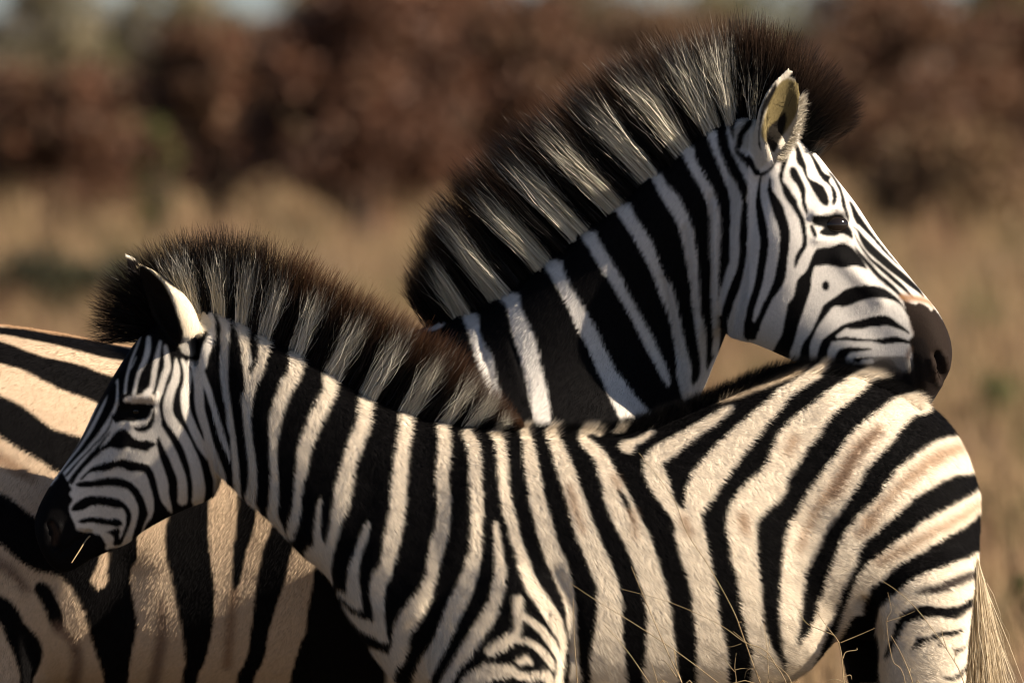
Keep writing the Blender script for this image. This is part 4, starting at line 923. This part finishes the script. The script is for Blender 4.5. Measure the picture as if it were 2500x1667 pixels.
def shrub(name, u, D, wpx, hpx, vbase, cols_, nleaf, leaf, label, seed, group=None, lean=0, clumps=26, open_=.35):
    """multi-stemmed shrub seen at photo column u, distance D; width and height in photo pixels give its size there"""
    rg = np.random.default_rng(seed)
    y = D - 25; s = px_at(D)
    bx = (u - 1250) * s; W = wpx * s; Hh = hpx * s
    root = empty(name, (bx, y, 0)); tag(root, label, "shrub", group)
    # stems
    V, Fs = [], []
    cl = []
    for k in range(clumps):
        a = rg.uniform(0, 6.28); r = W * .5 * rg.uniform(.1, 1) ** .7
        z = Hh * rg.uniform(.16, 1.0)
        r *= np.interp(z / Hh, [0, .3, .6, .85, 1], [.75, 1, 1, .75, .4])
        cl.append((bx + r * math.cos(a), y + r * math.sin(a) * .8, z, W * rg.uniform(.09, .19), rg.uniform(.6, 1.25)))
    for k, c in enumerate(cl[:14]):
        p0 = np.array([bx + rg.normal(0, W * .03), y + rg.normal(0, W * .03), -.05]); p2 = np.array(c[:3]); p1 = (p0 + p2) / 2 + np.array([0, 0, .12 * Hh]) + rg.normal(0, W * .03, 3)
        P = crom(np.array([p0, p1, p2]), 5); r0 = .018 * Hh
        for i in range(len(P)):
            rr = r0 * (1 - .85 * i / (len(P) - 1))
            for j in range(5):
                V.append(P[i] + rr * np.array([math.cos(j * 1.2566), math.sin(j * 1.2566), 0]))
        b = len(V) - 5 * len(P)
        for i in range(len(P) - 1):
            for j in range(5): Fs.append((b + i * 5 + j, b + i * 5 + (j + 1) % 5, b + (i + 1) * 5 + (j + 1) % 5, b + (i + 1) * 5 + j))
    pymesh("stems", V, Fs, MAT_BARK, root)
    # leaves in clumps
    ci = rg.integers(0, clumps, nleaf); C = np.array(cl)
    dirs = rg.normal(0, 1, (nleaf, 3)); dirs /= np.linalg.norm(dirs, axis=1, keepdims=True)
    rad = C[ci, 3] * rg.random(nleaf) ** .5 * 1.15
    P = C[ci, :3] + dirs * rad[:, None] * np.array([1, 1, .85]); P[:, 2] = np.maximum(P[:, 2], .05)
    nrm = rg.normal(0, 1, (nleaf, 3)); nrm /= np.linalg.norm(nrm, axis=1, keepdims=True)
    t = np.cross(nrm, rg.normal(0, 1, (nleaf, 3))); t /= np.linalg.norm(t, axis=1, keepdims=True); b2 = np.cross(nrm, t)
    sz = leaf * rg.uniform(.6, 1.3, (nleaf, 1))
    verts = np.stack([P - t * sz, P + b2 * sz * .45, P + t * sz, P - b2 * sz * .45], 1).reshape(-1, 3)
    cc = np.asarray(cols_)[rg.integers(0, len(cols_), nleaf)] * (C[ci, 4] * rg.uniform(.7, 1.3, nleaf))[:, None]
    f = mesh_obj("foliage", verts, np.arange(nleaf * 4).reshape(-1, 4), MAT_LEAF, root, False, np.repeat(cc, 4, 0))
    tag(f, kind="stuff")
    return root
RUST = [(.155, .068, .038), (.18, .085, .048), (.13, .060, .036), (.17, .095, .058), (.12, .060, .04)]
BROWN = [(.17, .10, .055), (.14, .085, .05), (.20, .12, .07), (.12, .07, .04)]
GREY = [(.26, .22, .14), (.22, .19, .12), (.30, .24, .15), (.18, .17, .09)]
GREEN = [(.10, .11, .03), (.14, .13, .035), (.08, .095, .03)]
SH = "rust-leaved shrubs across the plain"
for k, (u, D, w, h, cl, nl, lab) in enumerate((
        (880, 113, 560, 640, RUST, 11000, "tall rust-brown shrub directly above the foal's mane"),
        (1240, 117, 520, 560, RUST + BROWN, 9000, "rust-brown shrub beside the adult's lower mane"),
        (150, 120, 460, 400, RUST + BROWN[:2], 8000, "low rust-brown shrub above the adult's rump"),
        (520, 118, 460, 480, RUST + BROWN, 8000, "rust-brown shrub standing behind the yellow-green bush"),
        (1060, 135, 520, 620, RUST, 8000, "tall dark rust shrub between the two rust-brown shrubs before it"),
        (2180, 132, 560, 520, RUST + BROWN, 9000, "broad rust-brown shrub behind the adult's forelock"),
        (2520, 138, 480, 460, RUST + BROWN, 8000, "rust-brown shrub at the edge of the grass beyond the adult's nose"),
        (2350, 112, 420, 260, BROWN + STRAW[2:], 5000, "low tan-brown shrub in front of the broad rusty shrub"),
        (1640, 165, 560, 360, BROWN, 6000, "brown shrub mostly behind the adult's mane"))):
    shrub("rusty_shrub", u, D, w, h, 0, cl, nl, .05, lab, 1 + k, SH, clumps=60)
shrub("green_bush", 385, 108, 100, 330, 540, GREEN, 1500, .035, "small yellow-green bush between the rusty shrubs", 18, clumps=12)
shrub("green_bush", 270, 190, 150, 260, 400, GREEN + GREY, 1800, .05, "small dark green bush on the pale grass rise", 19, clumps=14)
shrub("green_bush", 170, 84, 520, 130, 700, [(.07, .075, .04), (.05, .055, .03), (.09, .08, .045)], 4000, .03, "low dark green scrub just above the adult's back", 12, clumps=24)  # added scrub; its dark greens paint the shade on a strip of greenish grass
shrub("green_bush", 2420, 62, 190, 130, 980, [(.12, .13, .05), (.09, .11, .035)], 2400, .016, "low green bush in the grass beside the adult's muzzle", 10, clumps=16)
shrub("green_bush", 2510, 41, 120, 220, 1560, [(.12, .15, .05), (.10, .12, .04)], 1600, .012, "green herb clump near the foal's tail", 11, clumps=12)
for k, (u, D, w, h, cl, lab) in enumerate((
        (120, 260, 420, 300, GREY, "pale grey-olive thicket far off above the adult's rump"), (430, 290, 380, 300, GREY, "pale thicket far off beside the dark green bush"),
        (760, 300, 420, 260, GREY + BROWN, "distant thicket behind the tallest rusty shrub"), (1400, 250, 460, 300, GREY + BROWN, "distant straw-brown thicket left of the adult's crest"),
        (1760, 270, 460, 290, GREY + GREEN, "distant olive thicket above the adult's ears"), (2120, 240, 420, 340, BROWN + RUST, "distant brown thicket above the adult's forelock"),
        (2470, 230, 360, 340, GREEN + BROWN, "distant green-brown thicket behind the broad rusty shrub"), (1080, 320, 420, 250, GREY + BROWN, "distant pale thicket between the two rusty shrubs"))):
    shrub("thicket", u, D, w, h, 200, cl, 4200, .085, lab, 20 + k, "thickets far off on the plain", clumps=30)

def scrub_belt():
    """low scrub that closes the plain to both sides of the view, one mass of leaf clumps"""
    rg = np.random.default_rng(99); nc = 900
    D = rg.uniform(118, 420, nc); sd_ = np.where(rg.random(nc) < .5, -1, 1)
    X = sd_ * (D * 2500 / FPX * .72 + rg.uniform(0, 1, nc) ** 1.4 * D * .5)
    Hs = rg.uniform(.6, 2.2, nc); n = 40; N = nc * n
    c = np.stack([X, D - 25, Hs * .5], 1); P = np.repeat(c, n, 0) + rg.normal(0, 1, (N, 3)) * np.repeat(np.stack([Hs * .5, Hs * .5, Hs * .24], 1), n, 0)
    P[:, 2] = np.abs(P[:, 2]) + .04
    nr = rg.normal(0, 1, (N, 3)); nr /= np.linalg.norm(nr, axis=1, keepdims=True); t = np.cross(nr, rg.normal(0, 1, (N, 3))); t /= np.linalg.norm(t, axis=1, keepdims=True); b2 = np.cross(nr, t)
    sz = rg.uniform(.09, .2, (N, 1)); V = np.stack([P - t * sz, P + b2 * sz * .5, P + t * sz, P - b2 * sz * .5], 1).reshape(-1, 3)
    pal = np.array(RUST + BROWN + GREY[:2]); cc = np.repeat(pal[rg.integers(0, len(pal), nc)], n, 0) * rg.uniform(.7, 1.3, (N, 1))
    o = mesh_obj("scrub", V, np.arange(N * 4).reshape(-1, 4), MAT_LEAF, None, False, np.repeat(cc, 4, 0))
    tag(o, "distant rust-brown scrub closing the plain on both sides", "scrub", kind="stuff")
scrub_belt()

# ------------------------------------------------------------------ thin dry stalks in front of the foal
MAT_STALK = plain("dry_stalk", (.40, .31, .18), .6, .2, scale=40, col2=(.26, .18, .09), trans=.15)
def curve_tube(P, r0, r1, n=6):
    P = crom(np.asarray(P, float), 6); V, Fs = [], []
    for i in range(len(P)):
        d = P[min(i + 1, len(P) - 1)] - P[max(i - 1, 0)]; d /= np.linalg.norm(d) + 1e-9
        a = np.cross(d, [0.3, 1, .2]); a /= np.linalg.norm(a); b = np.cross(d, a); r = r0 + (r1 - r0) * i / (len(P) - 1)
        for j in range(n): V.append(P[i] + r * (a * math.cos(j * 6.2832 / n) + b * math.sin(j * 6.2832 / n)))
    for i in range(len(P) - 1):
        for j in range(n): Fs.append((i * n + j, i * n + (j + 1) % n, (i + 1) * n + (j + 1) % n, (i + 1) * n + j))
    return V, Fs
def stalk(pts, y, r, label, twigs=()):
    """pts: photo pixels from the ground up; the last point is the tip"""
    yb = y
    foot = unproj(pts[0][0], gv(y), y); foot[2] = 0
    root = empty("grass_stalk", foot); tag(root, label, "grass stalk", "dry grass stalks before the foal's belly")
    P = [foot - np.array([0, 0, .02])] + [unproj(a, b, y) for a, b in pts]
    V, Fs = curve_tube(P, r, r * .35); pymesh("stem", V, Fs, MAT_STALK, root)
    for t in twigs:
        V, Fs = curve_tube([unproj(a, b, y + .002 * i) for i, (a, b) in enumerate(t)], r * .7, r * .3); pymesh("side_shoot", V, Fs, MAT_STALK, root)
b3 = lambda *q: [(1300 + a / 1.96, 1300 + b / 1.96) for a, b in q]
stalk(b3((1180, 900), (1090, 719), (1010, 500), (960, 370), (850, 170), (740, 0)) + [(1640, 1210), (1560, 1105)], -.215, .0011, "longest dry grass stalk, leaning left across the foal's barrel",
      [b3((1090, 700), (1060, 650), (1025, 660), (1015, 695)), b3((1010, 500), (985, 435), (1000, 425))])
stalk(b3((780, 900), (715, 719), (650, 580), (560, 370), (525, 290), (472, 160)), -.22, .0012, "dry grass stalk with a forked foot before the foal's ribs",
      [b3((715, 719), (690, 640), (678, 560), (690, 600)), b3((690, 690), (640, 620), (600, 605))])
stalk(b3((1120, 900), (890, 719), (700, 575), (480, 430), (300, 320), (180, 240)), -.225, .0010, "fine dry stalk lying low toward the foal's elbow")
stalk(b3((680, 900), (560, 719), (450, 560), (345, 440)), -.22, .0011, "straight yellow grass stalk behind the foal's elbow")
stalk(b3((214, 900), (212, 690), (200, 500), (195, 310)), -.19, .0011, "upright pale stalk against the foal's elbow fold")
stalk(b3((640, 900), (598, 719), (572, 630)), -.23, .0011, "short stalk stub before the foal's belly, left of the forked stalk")
stalk(b3((1250, 1000), (1150, 610), (1010, 520), (880, 430), (650, 330), (430, 270)), -.228, .0009, "thin stalk bending far left over the foal's ribs")
stalk(b3((1510, 900), (1490, 719), (1470, 540), (1410, 450), (1355, 370)), -.215, .0013, "branched dry stalk before the foal's flank fold",
      [b3((1470, 530), (1440, 490), (1380, 465), (1310, 430), (1260, 350)), b3((1485, 600), (1500, 570), (1550, 560), (1552, 550)), b3((1488, 690), (1520, 680), (1528, 700)), b3((1488, 715), (1450, 700), (1410, 706)), b3((1475, 525), (1560, 490), (1640, 455))])
stalk(b3((1860, 900), (1820, 719), (1770, 590), (1715, 490)), -.21, .0012, "short dry stalk in front of the foal's thigh", [b3((1800, 680), (1808, 650), (1806, 660))])
stalk(b3((2110, 900), (2065, 719), (2010, 600), (1860, 390), (1760, 290), (1675, 230)), -.215, .0010, "long thin stalk crossing the foal's striped thigh", [b3((1985, 560), (1960, 480), (1965, 455)), b3((2020, 610), (2025, 560))])
stalk(b3((1800, 900), (1720, 600), (1695, 430), (1716, 370), (1700, 285)), -.212, .0008, "wispy curled stalk before the front of the foal's thigh", [b3((1695, 425), (1770, 400), (1830, 375))])
stalk(b3((1115, 900), (1130, 719), (1122, 560), (1108, 430)), -.222, .0009, "upright wispy stalk before the foal's rearmost belly stripe", [b3((1125, 560), (1135, 520), (1130, 505))])
stalk(b3((970, 900), (975, 719), (968, 640), (975, 575)), -.218, .0008, "low curled wisp of grass under the foal's belly", [b3((970, 655), (1010, 648), (1050, 655)), b3((968, 665), (930, 620), (915, 600)), b3((1000, 530), (950, 545), (918, 540))])
stalk(b3((1290, 900), (1240, 719), (1190, 650), (1080, 570), (960, 470)), -.224, .0009, "thin stalk slanting left beneath the foal's flank")
# a stem of grass between the foal's lips
gm = curve_tube([unproj(60 + a / 3.92, 1080 + b / 3.92, .06 - .03 * i) for i, (a, b) in enumerate(((640, 880), (590, 930), (520, 1040), (450, 1150)))], .0016, .0008)
o = pymesh("straw", gm[0], gm[1], MAT_STALK); tag(o, "single yellow grass stem held between the foal's lips", "grass stem")
